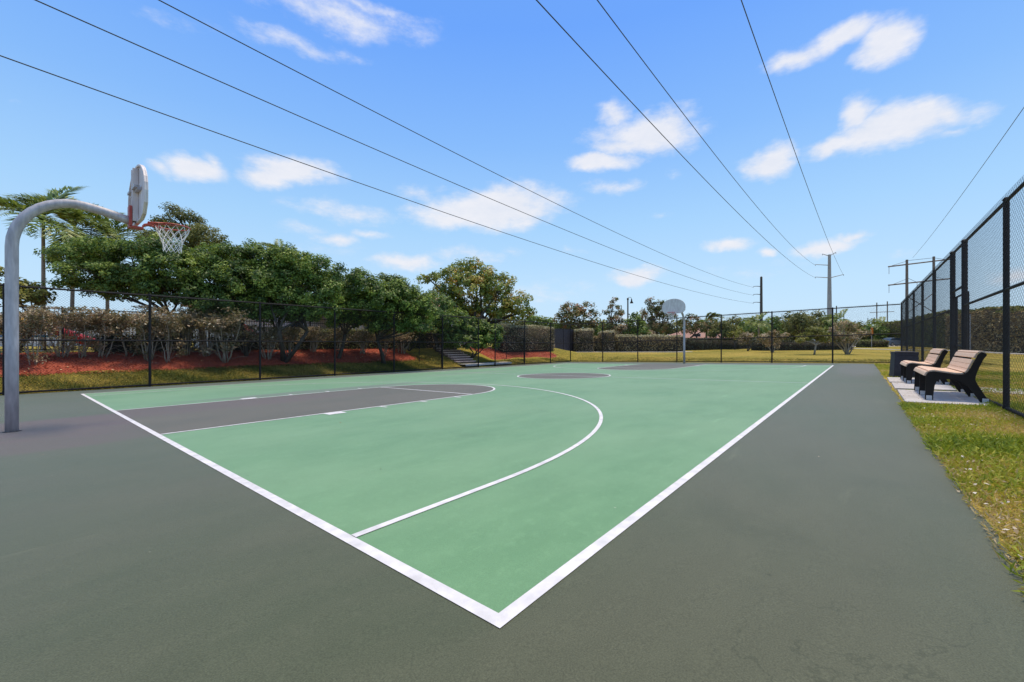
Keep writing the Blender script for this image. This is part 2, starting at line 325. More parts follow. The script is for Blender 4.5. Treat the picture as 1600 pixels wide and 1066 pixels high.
M['yellow_leaf'] = leaf_mat('yellowing_leaf', [(0, (.10, .14, .035)), (.4, (.22, .29, .055)), (.72, (.38, .39, .07)), (.93, (.58, .44, .09)), (1, (.50, .28, .10))], .5)
M['grey_leaf'] = leaf_mat('grey_brown_leaf', [(0, (0.085, 0.088, 0.030)), (.35, (0.213, 0.189, 0.073)), (.6, (0.369, 0.270, 0.158)), (.85, (0.539, 0.392, 0.255)), (1, (0.709, 0.608, 0.413))], .6, .3)
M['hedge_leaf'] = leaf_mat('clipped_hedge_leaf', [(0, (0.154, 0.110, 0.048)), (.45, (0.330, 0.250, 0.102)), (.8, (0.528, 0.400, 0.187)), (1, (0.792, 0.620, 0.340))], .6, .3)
M['lit_top_leaf'] = leaf_mat('sunlit_hedge_top_leaf', [(0, (0.260, 0.247, 0.130)), (.5, (0.468, 0.429, 0.247)), (1, (0.650, 0.598, 0.416))], .6, .2)  # paler leaves for hedge tops, sunlight put into their colour
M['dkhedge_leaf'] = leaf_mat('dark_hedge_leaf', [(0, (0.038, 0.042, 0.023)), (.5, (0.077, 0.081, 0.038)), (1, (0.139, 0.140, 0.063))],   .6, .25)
M['rust_leaf'] = leaf_mat('rusty_leaf', [(0, (0.075, 0.090, 0.038)), (.5, (0.165, 0.188, 0.060)), (.8, (0.300, 0.225, 0.083)), (1, (0.540, 0.270, 0.165))], .55)
M['palm_leaf'] = leaf_mat('palm_leaflet', [(0, (.065, .115, .028)), (.5, (.16, .24, .045)), (.85, (.34, .39, .075)), (1, (.62, .55, .23))], .45, .3)
M['lime_leaf'] = leaf_mat('lime_leaf', [(0, (.10, .13, .02)), (.5, (.22, .23, .035)), (1, (.36, .32, .05))], .5, .3)

# ------------------------------------------------------------------ setting
def struct(o, label=None): o['kind'] = 'structure'; return o
def axis_pts(segs):
    out = []
    for a, b, n in segs: out += list(np.linspace(a, b, n, endpoint=False))
    out.append(segs[-1][1]); return out
def ground():
    xs = axis_pts([(-2500, -300, 6), (-300, -60, 12), (-60, XA, 26), (XA, XB, 60), (XB, 45, 36), (45, 130, 34), (130, 400, 12), (400, 3000, 8)])
    ys = axis_pts([(-2500, -300, 6), (-300, -60, 12), (-60, -8, 30), (-8, YA, 14), (YA, YB, 20), (YB, 25, 22), (25, 60, 24), (60, 130, 14), (130, 400, 10), (400, 3000, 8)])
    mb = MB(); nx = len(xs)
    for y in ys:
        for x in xs:
            inside = XA <= x <= XB and YA <= y <= YB
            mb.v.append((x, y, T(x, y) - (.03 if XA < x < XB and YA < y < YB else 0)))
    for j in range(len(ys) - 1):
        for i in range(nx - 1): mb.f.append((j * nx + i, j * nx + i + 1, (j + 1) * nx + i + 1, (j + 1) * nx + i)); mb.m.append(0)
    struct(mb.build('lawn', M['lawn'], smooth=True, weld=True))
ground()
def flat_poly(name, poly, dz, m):
    mb = MB(); mb.v = [(x, y, plane(x, y) + dz) for x, y in poly]; mb.f = [tuple(range(len(poly)))]; mb.m = [0]
    return struct(mb.build(name, m))
def band(name, outer, inner, dz, m, closed=False):
    mb = MB(); n = len(outer)
    for (x, y) in list(outer) + list(inner): mb.v.append((x, y, plane(x, y) + dz))
    for i in range(n if closed else n - 1): j = (i + 1) % n; mb.f.append((i, j, n + j, n + i)); mb.m.append(0)
    return struct(mb.build(name, m))
# paved slab with a slightly uneven edge on the grass side
edge = []
x = XA
while x < XB: edge.append((x, YA + rnd.uniform(-.02, .02) + .012 * math.sin(x * 3))); x += .22
mb = MB(); poly = edge + [(XB, YA), (XB, YB), (XA, YB)]
mb.v = [(x, y, plane(x, y)) for x, y in poly]; n_ = len(poly)
mb.v += [(x, y, plane(x, y) - .12) for x, y in poly]
mb.f = [tuple(range(n_))] + [(i, i + n_, (i + 1) % n_ + n_, (i + 1) % n_) for i in range(n_)]; mb.m = [0] * len(mb.f)
struct(mb.build('court_pavement', M['asphalt']))
Lc, Wc = 80.68 * FT, 50.56 * FT; mid = Wc / 2; lw = .20 * FT; lt = .165 * FT
flat_poly('court_green_surface', [(lw - .01, lw - .01), (Lc - lw + .01, lw - .01), (Lc - lw + .01, Wc - lw + .01), (lw - .01, Wc - lw + .01)], .002, M['green'])
kw, ftx, r3, rb, crd = 6.26 * FT, 18.4 * FT, 21.71 * FT, 4.02 * FT, 5.8 * FT
def arc(cx, cy, r, a0, a1, n): return [(cx + r * math.cos(a0 + (a1 - a0) * i / n), cy + r * math.sin(a0 + (a1 - a0) * i / n)) for i in range(n + 1)]
H2 = math.pi / 2
for far in (0, 1):
    fx = (lambda p: [(Lc - x, y) for x, y in p][::-1]) if far else (lambda p: p)
    flat_poly('key_surface', fx([(lw, mid - kw)] + arc(ftx, mid, kw, -H2, H2, 48) + [(lw, mid + kw)]), .004, M['key'])
    fb = (lambda p: [(Lc - x, y) for x, y in p]) if far else (lambda p: p)
    o = [(lw, mid - kw)] + arc(ftx, mid, kw, -H2, H2, 64) + [(lw, mid + kw)]
    i = [(lw, mid - kw + lt)] + arc(ftx, mid, kw - lt, -H2, H2, 64) + [(lw, mid + kw - lt)]
    band('key_line', fb(o), fb(i), .006, M['line'])
    band('free_throw_line', fb([(ftx - lt / 2, mid - kw + lt), (ftx - lt / 2, mid + kw - lt)]), fb([(ftx + lt / 2, mid - kw + lt), (ftx + lt / 2, mid + kw - lt)]), .006, M['line'])
    o = [(lw, mid - r3)] + arc(rb, mid, r3, -H2, H2, 120) + [(lw, mid + r3)]
    i = [(lw, mid - r3 + lt)] + arc(rb, mid, r3 - lt, -H2, H2, 120) + [(lw, mid + r3 - lt)]
    band('three_point_line', fb(o), fb(i), .0065, M['line'])
    for x0, wd in ((7.0, 1.0), (10.4, .17), (13.4, .17), (16.4, .17)):
        for s in (-1, 1):
            ya, yb = mid + s * kw, mid + s * (kw + .67 * FT)
            band('lane_mark', fb([(x0 * FT, ya), (x0 * FT, yb)]), fb([((x0 + wd) * FT, ya), ((x0 + wd) * FT, yb)]), .006, M['line'])
flat_poly('centre_circle_surface', arc(Lc / 2, mid, crd, 0, 2 * math.pi, 72)[:-1], .004, M['key'])
band('centre_circle_line', arc(Lc / 2, mid, crd, 0, 2 * math.pi, 96)[:-1], arc(Lc / 2, mid, crd - lt, 0, 2 * math.pi, 96)[:-1], .0065, M['line'], closed=True)
band('half_court_line', [(Lc / 2 - lt / 2, lw), (Lc / 2 - lt / 2, Wc - lw)], [(Lc / 2 + lt / 2, lw), (Lc / 2 + lt / 2, Wc - lw)], .0058, M['line'])
band('boundary_line', [(0, 0), (Lc, 0), (Lc, Wc), (0, Wc)], [(lw, lw), (Lc - lw, lw), (Lc - lw, Wc - lw), (lw, Wc - lw)], .0035, M['line'], closed=True)

def strip(name, pts, width, dz, m, thick=.05):
    """concrete strip following the ground along a polyline"""
    mb = MB(); P = []
    for k in range(len(pts) - 1):
        a, b = Vector(pts[k]), Vector(pts[k + 1]); n = max(2, int((b - a).length / .8))
        for j in range(n): P.append(a.lerp(b, j / n))
    P.append(Vector(pts[-1]))
    for k, p in enumerate(P):
        t = (P[min(k + 1, len(P) - 1)] - P[max(k - 1, 0)]).normalized(); nn = Vector((-t.y, t.x)) * width / 2
        a, b = p + nn, p - nn; z = max(T(a.x, a.y), T(b.x, b.y), T(p.x, p.y)) + dz
        mb.v += [(a.x, a.y, z - thick - .05), (a.x, a.y, z), (b.x, b.y, z), (b.x, b.y, z - thick - .05)]
    for k in range(len(P) - 1):
        for q in range(3): mb.f.append((4 * k + q, 4 * k + q + 1, 4 * k + 5 + q, 4 * k + 4 + q)); mb.m.append(0)
    return struct(mb.build(name, m))
# bench slabs
for x0, x1, dz in ((27.6, 35.6), (36.7, 42.6), (43.7, 49.8)) and ((27.6, 35.6, 0), (36.7, 42.6, .004), (43.7, 49.8, 0)):
    mb = MB(); x0 *= FT; x1 *= FT; y0, y1 = -8.35 * FT, -5.0 * FT - .04
    z = lambda x, y: plane(x, y) + .035 + dz
    mb.v = [(x0, y0, z(x0, y0)), (x1, y0, z(x1, y0)), (x1, y1 - .02, z(x1, y1)), (x0, y1, z(x0, y1))]; mb.v += [(a, b, c - .14) for a, b, c in mb.v]
    mb.f = [(0, 1, 2, 3), (4, 7, 6, 5), (0, 4, 5, 1), (1, 5, 6, 2), (2, 6, 7, 3), (3, 7, 4, 0)]; mb.m = [0] * 6
    struct(mb.build('concrete_slab', M['concrete'], bevel=.008))
strip('gate_path', [(11.85, -2.62), (11.85, -6), (11.6, -14), (11, -26)], 1.15, .02, M['concrete'])
pB = [at_d(1335, 56), at_d(1400, 50), at_d(1480, 45), at_d(1600, 33), at_d(1760, 25), at_d(1950, 20)]
strip('sidewalk', pB, 1.5, .02, M['concrete_far'])
strip('back_sidewalk', [at_d(856, 44.5), at_d(950, 44.5), at_d(1060, 44.5), at_d(1075, 46)], 1.2, .03, M['concrete_far'])
strip('gate_landing', [(16.1, 17.45), (20.4, 17.45)], .75, .02, M['concrete'])
strip('road', [at_d(1320, 66), at_d(1352, 72), at_d(1440, 82), at_d(1560, 92)], 6, .03, M['concrete_far'])
# mulch beds on the bank
def mulch(x0, x1, d0, d1, seed):
    mb = MB(); xs = np.arange(x0, x1 + .01, .35); nj = 12; r_ = random.Random(seed)
    ph = r_.uniform(0, 6)
    for x in xs:
        e0 = d0 + .10 * math.sin(x * .9 + ph) + .07 * math.sin(x * 2.3) + r_.uniform(-.05, .05)
        for j in range(nj):
            y = YB + e0 + (d1 - e0) * j / (nj - 1); mb.v.append((x, y, T(x, y) + (.03 if 0 < j < nj - 1 and x0 < x < x1 - .3 else -.01)))
    for i in range(len(xs) - 1):
        for j in range(nj - 1): mb.f.append((i * nj + j, (i + 1) * nj + j, (i + 1) * nj + j + 1, i * nj + j + 1)); mb.m.append(0)
    struct(mb.build('mulch_bed', M['mulch'], smooth=True, weld=True))
mulch(-16, 14.3, 1.55, 7, 1); mulch(19.7, 28.3, 1.25, 4.6, 2)

# ------------------------------------------------------------------ foliage helpers (numpy)
def leaf_mesh(name, cen, nrm, size, aspect, tone, mats, dirv=None, mi=None, core=None):
    """one folded quad per leaf"""
    n = len(cen); nrm = nrm / np.linalg.norm(nrm, axis=1, keepdims=True)
    r = rng.normal(size=(n, 3)) if dirv is None else dirv + rng.normal(size=(n, 3)) * .15
    t = r - nrm * (r * nrm).sum(1, keepdims=True); t /= np.linalg.norm(t, axis=1, keepdims=True) + 1e-9
    b = np.cross(nrm, t); s = size[:, None]
    V = np.empty((n, 4, 3)); V[:, 0] = cen - t * s * .5; V[:, 1] = cen + b * s * aspect * .5 + nrm * s * .08; V[:, 2] = cen + t * s * .5; V[:, 3] = cen - b * s * aspect * .5 + nrm * s * .08
    V = V.reshape(-1, 3); tn = np.repeat(tone, 4); nf = n; faces = np.arange(n * 4).reshape(n, 4)
    mis = np.zeros(n, int) if mi is None else mi
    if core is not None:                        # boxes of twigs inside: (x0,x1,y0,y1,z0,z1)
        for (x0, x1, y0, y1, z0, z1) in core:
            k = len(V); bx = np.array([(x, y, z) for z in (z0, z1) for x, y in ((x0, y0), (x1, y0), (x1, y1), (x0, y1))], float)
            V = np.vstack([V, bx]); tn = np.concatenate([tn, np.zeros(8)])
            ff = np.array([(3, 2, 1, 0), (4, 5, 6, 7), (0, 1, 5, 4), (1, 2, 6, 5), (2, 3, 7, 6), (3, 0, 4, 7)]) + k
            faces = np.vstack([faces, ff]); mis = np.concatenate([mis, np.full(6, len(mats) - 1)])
    me = bpy.data.meshes.new(name); me.vertices.add(len(V)); me.vertices.foreach_set('co', V.astype(np.float32).ravel())
    me.loops.add(len(faces) * 4); me.loops.foreach_set('vertex_index', faces.astype(np.int32).ravel())
    me.polygons.add(len(faces)); me.polygons.foreach_set('loop_start', np.arange(0, len(faces) * 4, 4, dtype=np.int32)); me.polygons.foreach_set('loop_total', np.full(len(faces), 4, dtype=np.int32))
    for m in mats: me.materials.append(m)
    me.polygons.foreach_set('material_index', mis.astype(np.int32))
    a = me.attributes.new('tone', 'FLOAT', 'POINT'); a.data.foreach_set('value', np.clip(tn, 0, 1).astype(np.float32)); me.update(calc_edges=True); return me
def link(name, me, parent=None, loc=None):
    o = bpy.data.objects.new(name, me); C.objects.link(o)
    if parent: o.parent = parent
    if loc: o.location = loc
    return o
def unit(n): v = rng.normal(size=(n, 3)); return v / np.linalg.norm(v, axis=1, keepdims=True)
def lobes_cloud(lobes, clump, per, leaf, dens=1.0, gap=.25, flat=.75):
    """lobes: (cx,cy,cz,rx,ry,rz). returns leaf centres, normals, sizes, tones"""
    P, Nn, S, Tn = [], [], [], []
    for (cx, cy, cz, rx, ry, rz) in lobes:
        area = 4 * math.pi * ((rx * ry) ** 1.6 / 3 + (rx * rz) ** 1.6 / 3 + (ry * rz) ** 1.6 / 3) ** (1 / 1.6)
        k = max(4, int(dens * area / (clump * clump * 2.2))); u = unit(k)
        u[:, 2] = np.where(u[:, 2] < -.72, -u[:, 2] * .6, u[:, 2])
        rr = rng.uniform(.62, 1.06, k) ** .8
        cc = np.array([cx, cy, cz]) + u * rr[:, None] * np.array([rx, ry, rz])
        csz = clump * rng.uniform(.55, 1.25, k); ct = rng.uniform(.12, .92, k)
        npl = np.maximum(4, (per * (csz / clump) ** 2).astype(int)); idx = np.repeat(np.arange(k), npl); n = len(idx)
        g = unit(n) * (rng.uniform(.1, 1, n) ** .5)[:, None]; g[:, 2] *= flat
        p = cc[idx] + g * csz[idx][:, None]
        out = u[idx] * .5 + g * .7 + np.array([0, 0, .55]) + rng.normal(size=(n, 3)) * .45
        P.append(p); Nn.append(out); S.append(leaf * rng.uniform(.65, 1.3, n)); Tn.append(ct[idx] + rng.normal(size=n) * .14)
    return np.vstack(P), np.vstack(Nn), np.concatenate(S), np.concatenate(Tn)
def limb(mb, a, b, r0, r1, bend=.15, n=6, seg=7):
    a, b = Vector(a), Vector(b); d = b - a; side = Vector((rnd.uniform(-1, 1), rnd.uniform(-1, 1), rnd.uniform(-.2, .6))) * d.length * bend
    pts = [a + d * t + side * math.sin(math.pi * t) for t in [i / n for i in range(n + 1)]]
    mb.tube(pts, [r0 + (r1 - r0) * i / n for i in range(n + 1)], seg); return pts
def tree_px(name, label, cat, group, D, lobes, basepx, m, trunk_r=.12, clump=.3, per=42, leaf=.13, dens=1.0, bark='bark', stems=1, depthf=.9, gap=.25, twigs=14):
    """a tree standing at depth D metres with crown lobes of the given widths and heights"""
    bx, by = at_d(basepx, D); bz = T(bx, by); k = D / F
    root = empty(name, (bx, by, bz), 0, label, cat, group)
    L = []
    for i, (px, py, hw, hh) in enumerate(lobes):
        off = rnd.uniform(-.5, .5) * hw * k * depthf; c = at(px, py, D + off)
        L.append((c.x - bx, c.y - by, c.z - bz, hw * k * .95, hw * k * .95, hh * k * .95))
    P, Nn, S, Tn = lobes_cloud(L, clump, per, leaf, dens)
    link('crown', leaf_mesh('crown', P, Nn, S, .55, Tn, [M[m]]), root)
    mb = MB(); zmin = min(l[2] - l[5] for l in L); cxm = sum(l[0] for l in L) / len(L) * .35; cym = sum(l[1] for l in L) / len(L) * .35
    for l in (L if stems > 3 else []):
        b0 = Vector((rnd.uniform(-.15, .15), rnd.uniform(-.15, .15), -.1)); e = Vector((l[0], l[1], l[2])); c1 = Vector((e.x * .45, e.y * .45, e.z * .5))
        mb.tube([b0, b0.lerp(c1, .5) + Vector((0, 0, .05)), c1, c1.lerp(e, .5) + Vector((0, 0, .08)), e], [trunk_r, trunk_r * .85, trunk_r * .7, trunk_r * .5, trunk_r * .25], 6)
        for q in range(5):
            u = unit(1)[0]; limb(mb, c1.lerp(e, rnd.uniform(.1, .9)), (l[0] + u[0] * l[3] * .9, l[1] + u[1] * l[4] * .9, l[2] + abs(u[2]) * l[5] * .9), trunk_r * .3, .01, .1, 4, 4)
    for s in range(stems if stems <= 3 else 0):
        fork = Vector((cxm + rnd.uniform(-.3, .3) * stems, cym + rnd.uniform(-.3, .3) * stems, max(.35, zmin * .8)))
        st = Vector((rnd.uniform(-.12, .12), rnd.uniform(-.12, .12), -.1)) if stems > 1 else Vector((0, 0, -.1))
        mb.tube([st, st.lerp(fork, .5) + Vector((.05, 0, 0)), fork], [trunk_r * 1.2, trunk_r, trunk_r * .85], 9)
        for j, l in enumerate(L):
            if j % stems != s: continue
            pts = limb(mb, fork, (l[0], l[1], l[2] - l[5] * .1), trunk_r * .62, trunk_r * .22)
            for q in range(twigs // 3):
                u = unit(1)[0]; u[2] = abs(u[2]) * .8
                limb(mb, pts[rnd.choice((3, 4, 5))], (l[0] + u[0] * l[3] * .9, l[1] + u[1] * l[4] * .9, l[2] + u[2] * l[5] * .9), trunk_r * .2, .008, .1, 4, 4)
    mb.build('trunk', M[bark], root, smooth=True, weld=True)
    return root
def hedge(name, label, cat, group, a, b, hgt, thick, m, leaf=.09, dens=260, top=None, base=None, rough=.06, x_lean=0):
    """clipped hedge between ground points a and b: leaves round a dark twig core"""
    a, b = Vector(a), Vector(b); L_ = (b - a).length; ang = math.atan2(b.y - a.y, b.x - a.x)
    z = T((a.x + b.x) / 2, (a.y + b.y) / 2) if base is None else base
    o_loc = ((a.x + b.x) / 2, (a.y + b.y) / 2, z)
    faces = [(L_ * hgt, 1), (L_ * hgt, 2), (thick * hgt, 3), (thick * hgt, 4), (L_ * thick, 5)]
    P, Nn, Tn, Mi = [], [], [], []
    for ar, k in faces:
        n = int(ar * dens * (1.5 if k == 5 else 1)); u = rng.uniform(-.5, .5, n); v = rng.uniform(0, 1, n); jit = rng.normal(size=n) * rough
        if k in (1, 2): s = -1 if k == 1 else 1; p = np.c_[u * L_, s * (thick / 2 + jit), v * hgt]; nn = np.tile((0, s * .7, .9), (n, 1))
        elif k in (3, 4): s = -1 if k == 3 else 1; p = np.c_[s * (L_ / 2 + jit), u * thick, v * hgt]; nn = np.tile((s * .7, 0, .9), (n, 1))
        else: p = np.c_[u * L_, (v - .5) * thick, hgt + jit + .03 + .05 * np.sin(u * L_ * 1.7)]; nn = np.tile((0, 0, 1.), (n, 1))
        P.append(p); Nn.append(nn + rng.normal(size=(n, 3)) * .55)
        big = .5 + .22 * np.sin(p[:, 0] * 2.1 + 1) * np.sin(p[:, 2] * 3.3) + rng.normal(size=n) * .2; Tn.append(big)
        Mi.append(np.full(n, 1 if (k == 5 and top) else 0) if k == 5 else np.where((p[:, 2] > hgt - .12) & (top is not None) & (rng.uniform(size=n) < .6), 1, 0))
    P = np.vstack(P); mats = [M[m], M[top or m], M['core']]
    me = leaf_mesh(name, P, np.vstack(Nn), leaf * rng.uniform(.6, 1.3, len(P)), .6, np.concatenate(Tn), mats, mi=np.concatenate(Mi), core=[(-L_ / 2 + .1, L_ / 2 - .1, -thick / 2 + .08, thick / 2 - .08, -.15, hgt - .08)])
    o = link(name, me, None, o_loc); o.rotation_euler = (0, 0, ang); return tag(o, label, cat, group)
def tilt_shrub_mesh(seed, H, W, nst, leafn, sparse=1.0):
    """woody shrub: bare pale stems and a flat leafy top"""
    r_ = random.Random(seed); mb = MB(); tips = []
    for i in range(nst):
        a = 2 * math.pi * i / nst + r_.uniform(-.4, .4); rr = r_.uniform(.1, 1.15) * W / 2
        base = Vector((.1 * math.cos(a) * r_.uniform(.3, 1.6), .1 * math.sin(a), -.05)); top = Vector((rr * math.cos(a), rr * math.sin(a), H * r_.uniform(.6, .98)))
        ctl = Vector((base.x + (top.x - base.x) * .35, base.y + (top.y - base.y) * .35, H * .5)) + Vector((r_.uniform(-.28, .28), r_.uniform(-.28, .28), 0))
        pts = [(base * (1 - t) ** 2 + ctl * 2 * t * (1 - t) + top * t * t) + Vector((r_.uniform(-.02, .02), r_.uniform(-.02, .02), 0)) for t in [k / 8 for k in range(9)]]
        mb.tube(pts, [.023 - .0016 * k for k in range(9)], 5)
        tips.append(pts[-1])
        for k in (4, 5, 6, 6, 7):
            for q in range(2 if k > 5 else 1):
                e = pts[k] + Vector((r_.uniform(-.3, .3), r_.uniform(-.3, .3), r_.uniform(.12, .42))); e.z = min(e.z, H)
                mb.tube([pts[k], pts[k].lerp(e, .5) + Vector((r_.uniform(-.03, .03), r_.uniform(-.03, .03), 0)), e], [.009, .007, .004], 4); tips.append(e)
    for q in range(nst * 2):
        a = r_.uniform(0, 6.28); b0 = Vector((.12 * math.cos(a), .12 * math.sin(a), r_.uniform(0, .5))); e = b0 + Vector((math.cos(a) * r_.uniform(.2, .6), math.sin(a) * r_.uniform(.2, .6), r_.uniform(.05, .5)))
        mb.tube([b0, b0.lerp(e, .5) + Vector((0, 0, .05)), e], [.008, .006, .004], 4)
        if q % 2: tips.append(e)
    tp = np.array([tuple(p) for p in tips]); n = leafn
    idx = rng.integers(0, len(tp), n); g = rng.normal(size=(n, 3)) * np.array([.12, .12, .085]); p = tp[idx] + g; p[:, 2] = np.minimum(p[:, 2], H + rng.normal(size=n) * .02)
    nn = rng.normal(size=(n, 3)) * .6 + np.array([0, 0, .7])
    ct = rng.uniform(.2, .8, len(tp))[idx]
    lm = leaf_mesh('foliage', p, nn, .095 * rng.uniform(.6, 1.3, n), .5, ct + rng.normal(size=n) * .2, [M['grey_leaf']])
    return mb, lm

# ------------------------------------------------------------------ hoops
def hoop(x0, y0, facing, label, net=True, rim_h=10.25 * FT, base_z=None, arm=None, ybd=None):
    z0 = plane(x0, y0) if base_z is None else base_z
    root = empty('basketball_hoop', (x0, y0, z0), 0 if facing > 0 else math.pi, label, 'basketball hoop', None)
    Hr = rim_h; reach, dy = arm
    mb = MB(); pts = []
    r_b = .62; zt = Hr + .13                          # top of the bend
    pts += [(0, 0, -.02), (0, 0, 1.2), (0, 0, zt - r_b * 1.15)]
    for i in range(1, 11):
        a = H2 * i / 10; pts.append((r_b * (1 - math.cos(a)), dy * .25 * i / 10, zt - r_b * 1.15 + r_b * 1.15 * math.sin(a)))
    xe = reach - .06
    for i in range(1, 7):
        t = i / 6; xx = r_b + (xe - r_b) * t; pts.append((xx, dy * (.25 + .75 * t), zt - .16 * t ** 1.35))
    mb.tube(pts, .0635, 20); mb.build('pole', M['galv'], root, smooth=True, weld=True)
    mb = MB(); mb.lathe([(.0, .004), (.078, .004), (.092, 0)], 24, (0, 0, 0)); mb.build('footing', M['black'], root)
    # fan shaped board, 54 x 35 inches, with a raised rim and ribs on the back
    bw, bh = .70, .90; zb = Hr - .05; xb = reach
    half = []
    for i in range(17):
        a = math.pi * i / 16; half.append((bw * math.cos(a), .38 + (bh - .38) * math.sin(a) ** .9 if 0 < i < 16 else .38))
    prof = [(bw * .985, .2), (bw * .80, .05), (bw * .55, 0), (-bw * .55, 0), (-bw * .80, .05), (-bw * .985, .2)]
    out = half[:1] and [(bw, .38)] + half[1:-1] + [(-bw, .38)] + [prof[5], prof[4], prof[3], prof[2], prof[1], prof[0]]
    mb = MB(); mb.prism([(xb, dy + y, zb + z) for y, z in out], (.02, 0, 0))
    inn = [(y * .95, .45 + (z - .45) * .93) for y, z in out]; n = len(out); i0 = len(mb.v)
    for (y, z) in out: mb.v.append((xb - .028, dy + y, zb + z))
    for (y, z) in inn: mb.v.append((xb - .028, dy + y, zb + z))
    for (y, z) in out: mb.v.append((xb, dy + y, zb + z))
    for (y, z) in inn: mb.v.append((xb - .001, dy + y, zb + z))
    for q in range(n):
        p = (q + 1) % n
        for f in ((i0 + q, i0 + p, i0 + n + p, i0 + n + q), (i0 + q, i0 + 2 * n + q, i0 + 2 * n + p, i0 + p), (i0 + n + q, i0 + n + p, i0 + 3 * n + p, i0 + 3 * n + q)): mb.f.append(f); mb.m.append(0)
    bd = mb.build('backboard', M['board'], root, bevel=.006)
    for s in (-1, 1):
        mb = MB(); mb.box(xb - .07, xb - .002, dy + s * .06 - .015, dy + s * .06 + .015, zb + .03, zb + bh - .05); mb.build('rib', M['board'], bd, bevel=.004)
    for s in (-1, 1):
        mb = MB(); mb.box(xb - .085, xb - .02, dy + s * .08 + min(0, s * .22), dy + s * .08 + max(0, s * .22), zb + .50, zb + .535); mb.box(xb - .05, xb - .002, dy + s * .08 + min(0, s * .22), dy + s * .08 + max(0, s * .22), zb + .47, zb + .4995); mb.build('brace', M['galv'], bd)
    # mounting bracket and rim
    mb = MB(); mb.box(xb - .11, xb - .075, dy - .08, dy + .08, zb - .06, zb + .26); mb.box(xb - .11, xb + .06, dy - .08, dy + .08, zb - .075, zb - .045)
    mb.prism([(xb + .06, dy - .08, Hr - .075), (xb + .19, dy - .04, Hr - .02), (xb + .19, dy + .04, Hr - .02), (xb + .06, dy + .08, Hr - .075)], (0, 0, .035))
    mb.build('bracket', M['red'], root, bevel=.004)
    rc = xb + .20 + .2286; mb = MB(); ring = [(rc + .2286 * math.cos(a), dy + .2286 * math.sin(a), Hr) for a in np.linspace(0, 2 * math.pi, 49)]
    mb.tube(ring, .010, 8, cap=False)
    ring = [(rc + .2286 * math.cos(a), dy + .2286 * math.sin(a), Hr - .028) for a in np.linspace(math.pi * .45, math.pi * 1.55, 25)]; mb.tube(ring, .007, 6)
    for s in (-1, 1): mb.prism([(xb + .10, dy + s * .10, Hr - .03), (rc - .12, dy + s * .19, Hr - .012), (rc - .10, dy + s * .20, Hr - .012), (xb + .10, dy + s * .13, Hr - .03)], (0, 0, .022))
    mb.build('rim', M['red'], root, smooth=True, weld=True)
    # net: twelve loops of crossing cord
    mb = MB(); rows = [(0, .2286, -.01), (1, .2, -.10), (2, .165, -.18), (3, .14, -.24), (4, .125, -.30), (5, .118, -.355), (6, .122, -.41)]
    P_ = lambda k, row: (rc + rows[row][1] * math.cos(math.pi * k / 12), dy + rows[row][1] * math.sin(math.pi * k / 12), Hr + rows[row][2] + .008 * math.sin(k * 2.3 + row))
    for row in range(len(rows) - 1):
        for k in range(row % 2, 24, 2):
            for s in (-1, 1): mb.tube([P_(k, row), P_(k + s, row + 1)], .0042 if row else .005, 5)
    mb.build('net', M['net'], root)
    return root
hoop(-3.8 * FT, 25.95 * FT, 1, 'near basketball hoop on a bent grey pole, fan board seen from behind', arm=(4.15 * FT, -.2))
hoop(84.5 * FT, 24.5 * FT, -1, 'far basketball hoop with the white fan board facing the camera', arm=(4.15 * FT, -.23), base_z=plane(84.5 * FT, 24.5 * FT))

# ------------------------------------------------------------------ chain-link fences
def chain(u0, u1, base, H, pitch=.0735, r=.0021, top_ext=.04, v0=.04, topf=None):
    """diamond mesh between distances u0 and u1; base(u) gives the bottom point and the fence rises H"""
    mb = MB(); L_ = u1 - u0
    def pt(u, v): p = base(u0 + u); return (p[0], p[1], p[2] + v)
    Ht = H + top_ext; k = -Ht
    while k < L_:
        for s in (1, -1):
            a_u, a_v, b_u, b_v = k, v0, k + Ht - v0, Ht
            if a_u < 0: a_v += -a_u; a_u = 0
            if b_u > L_: b_v -= b_u - L_; b_u = L_
            if b_u > a_u:
                A, B = (a_u, a_v), (b_u, b_v)
                if s < 0: A, B = (L_ - a_u, a_v), (L_ - b_u, b_v)
                mb.tube([pt(*A), pt(*B)], r, 3, cap=False)
        k += pitch
    return mb
HF = 10 * FT
def fence(p0, p1, posts, label, rails, gates=(), big=(), pr=.037, rr=.026, H=HF, pitch=.0735, r=.0020):
    p0, p1 = Vector(p0), Vector(p1); d = (p1 - p0).normalized(); L_ = (p1 - p0).length
    rz = plane(p0.x, p0.y); root = empty('chain_link_fence', (p0.x, p0.y, rz), 0, label, 'fence', None)
    def B(u): p = p0 + d * u; return (p.x - p0.x, p.y - p0.y, plane(p.x, p.y) - rz)
    for u in posts:
        mb = MB(); b = B(u); rad = pr * (1.35 if u in big else 1)
        mb.tube([(b[0], b[1], b[2] - .05), (b[0], b[1], b[2] + H - .02)], rad, 12); mb.lathe([(rad * 1.1, 0), (rad * 1.1, .02), (rad * .6, .045), (0, .05)], 12, (b[0], b[1], b[2] + H - .02))
        mb.build('post', M['black'], root, smooth=True)
    for h, u0, u1 in rails:
        mb = MB(); a, b = B(u0), B(u1); mb.tube([(a[0], a[1], a[2] + h), (b[0], b[1], b[2] + h)], rr, 8)
        mb.build('top_rail' if h > 2.9 else 'mid_rail' if h > .5 else 'bottom_wire', M['black'], root, smooth=True)
    off = Vector((-d.y, d.x)) * .035
    segs = []; u = 0
    for g0, g1 in sorted(gates): segs.append((u, g0)); u = g1
    segs.append((u, L_))
    for a, b in segs:
        if b - a < .1: continue
        chain(a, b, lambda u: (B(u)[0] + off.x, B(u)[1] + off.y, B(u)[2]), H, pitch, r).build('wire_mesh', M['vinyl'], root)
    return root, B, rz
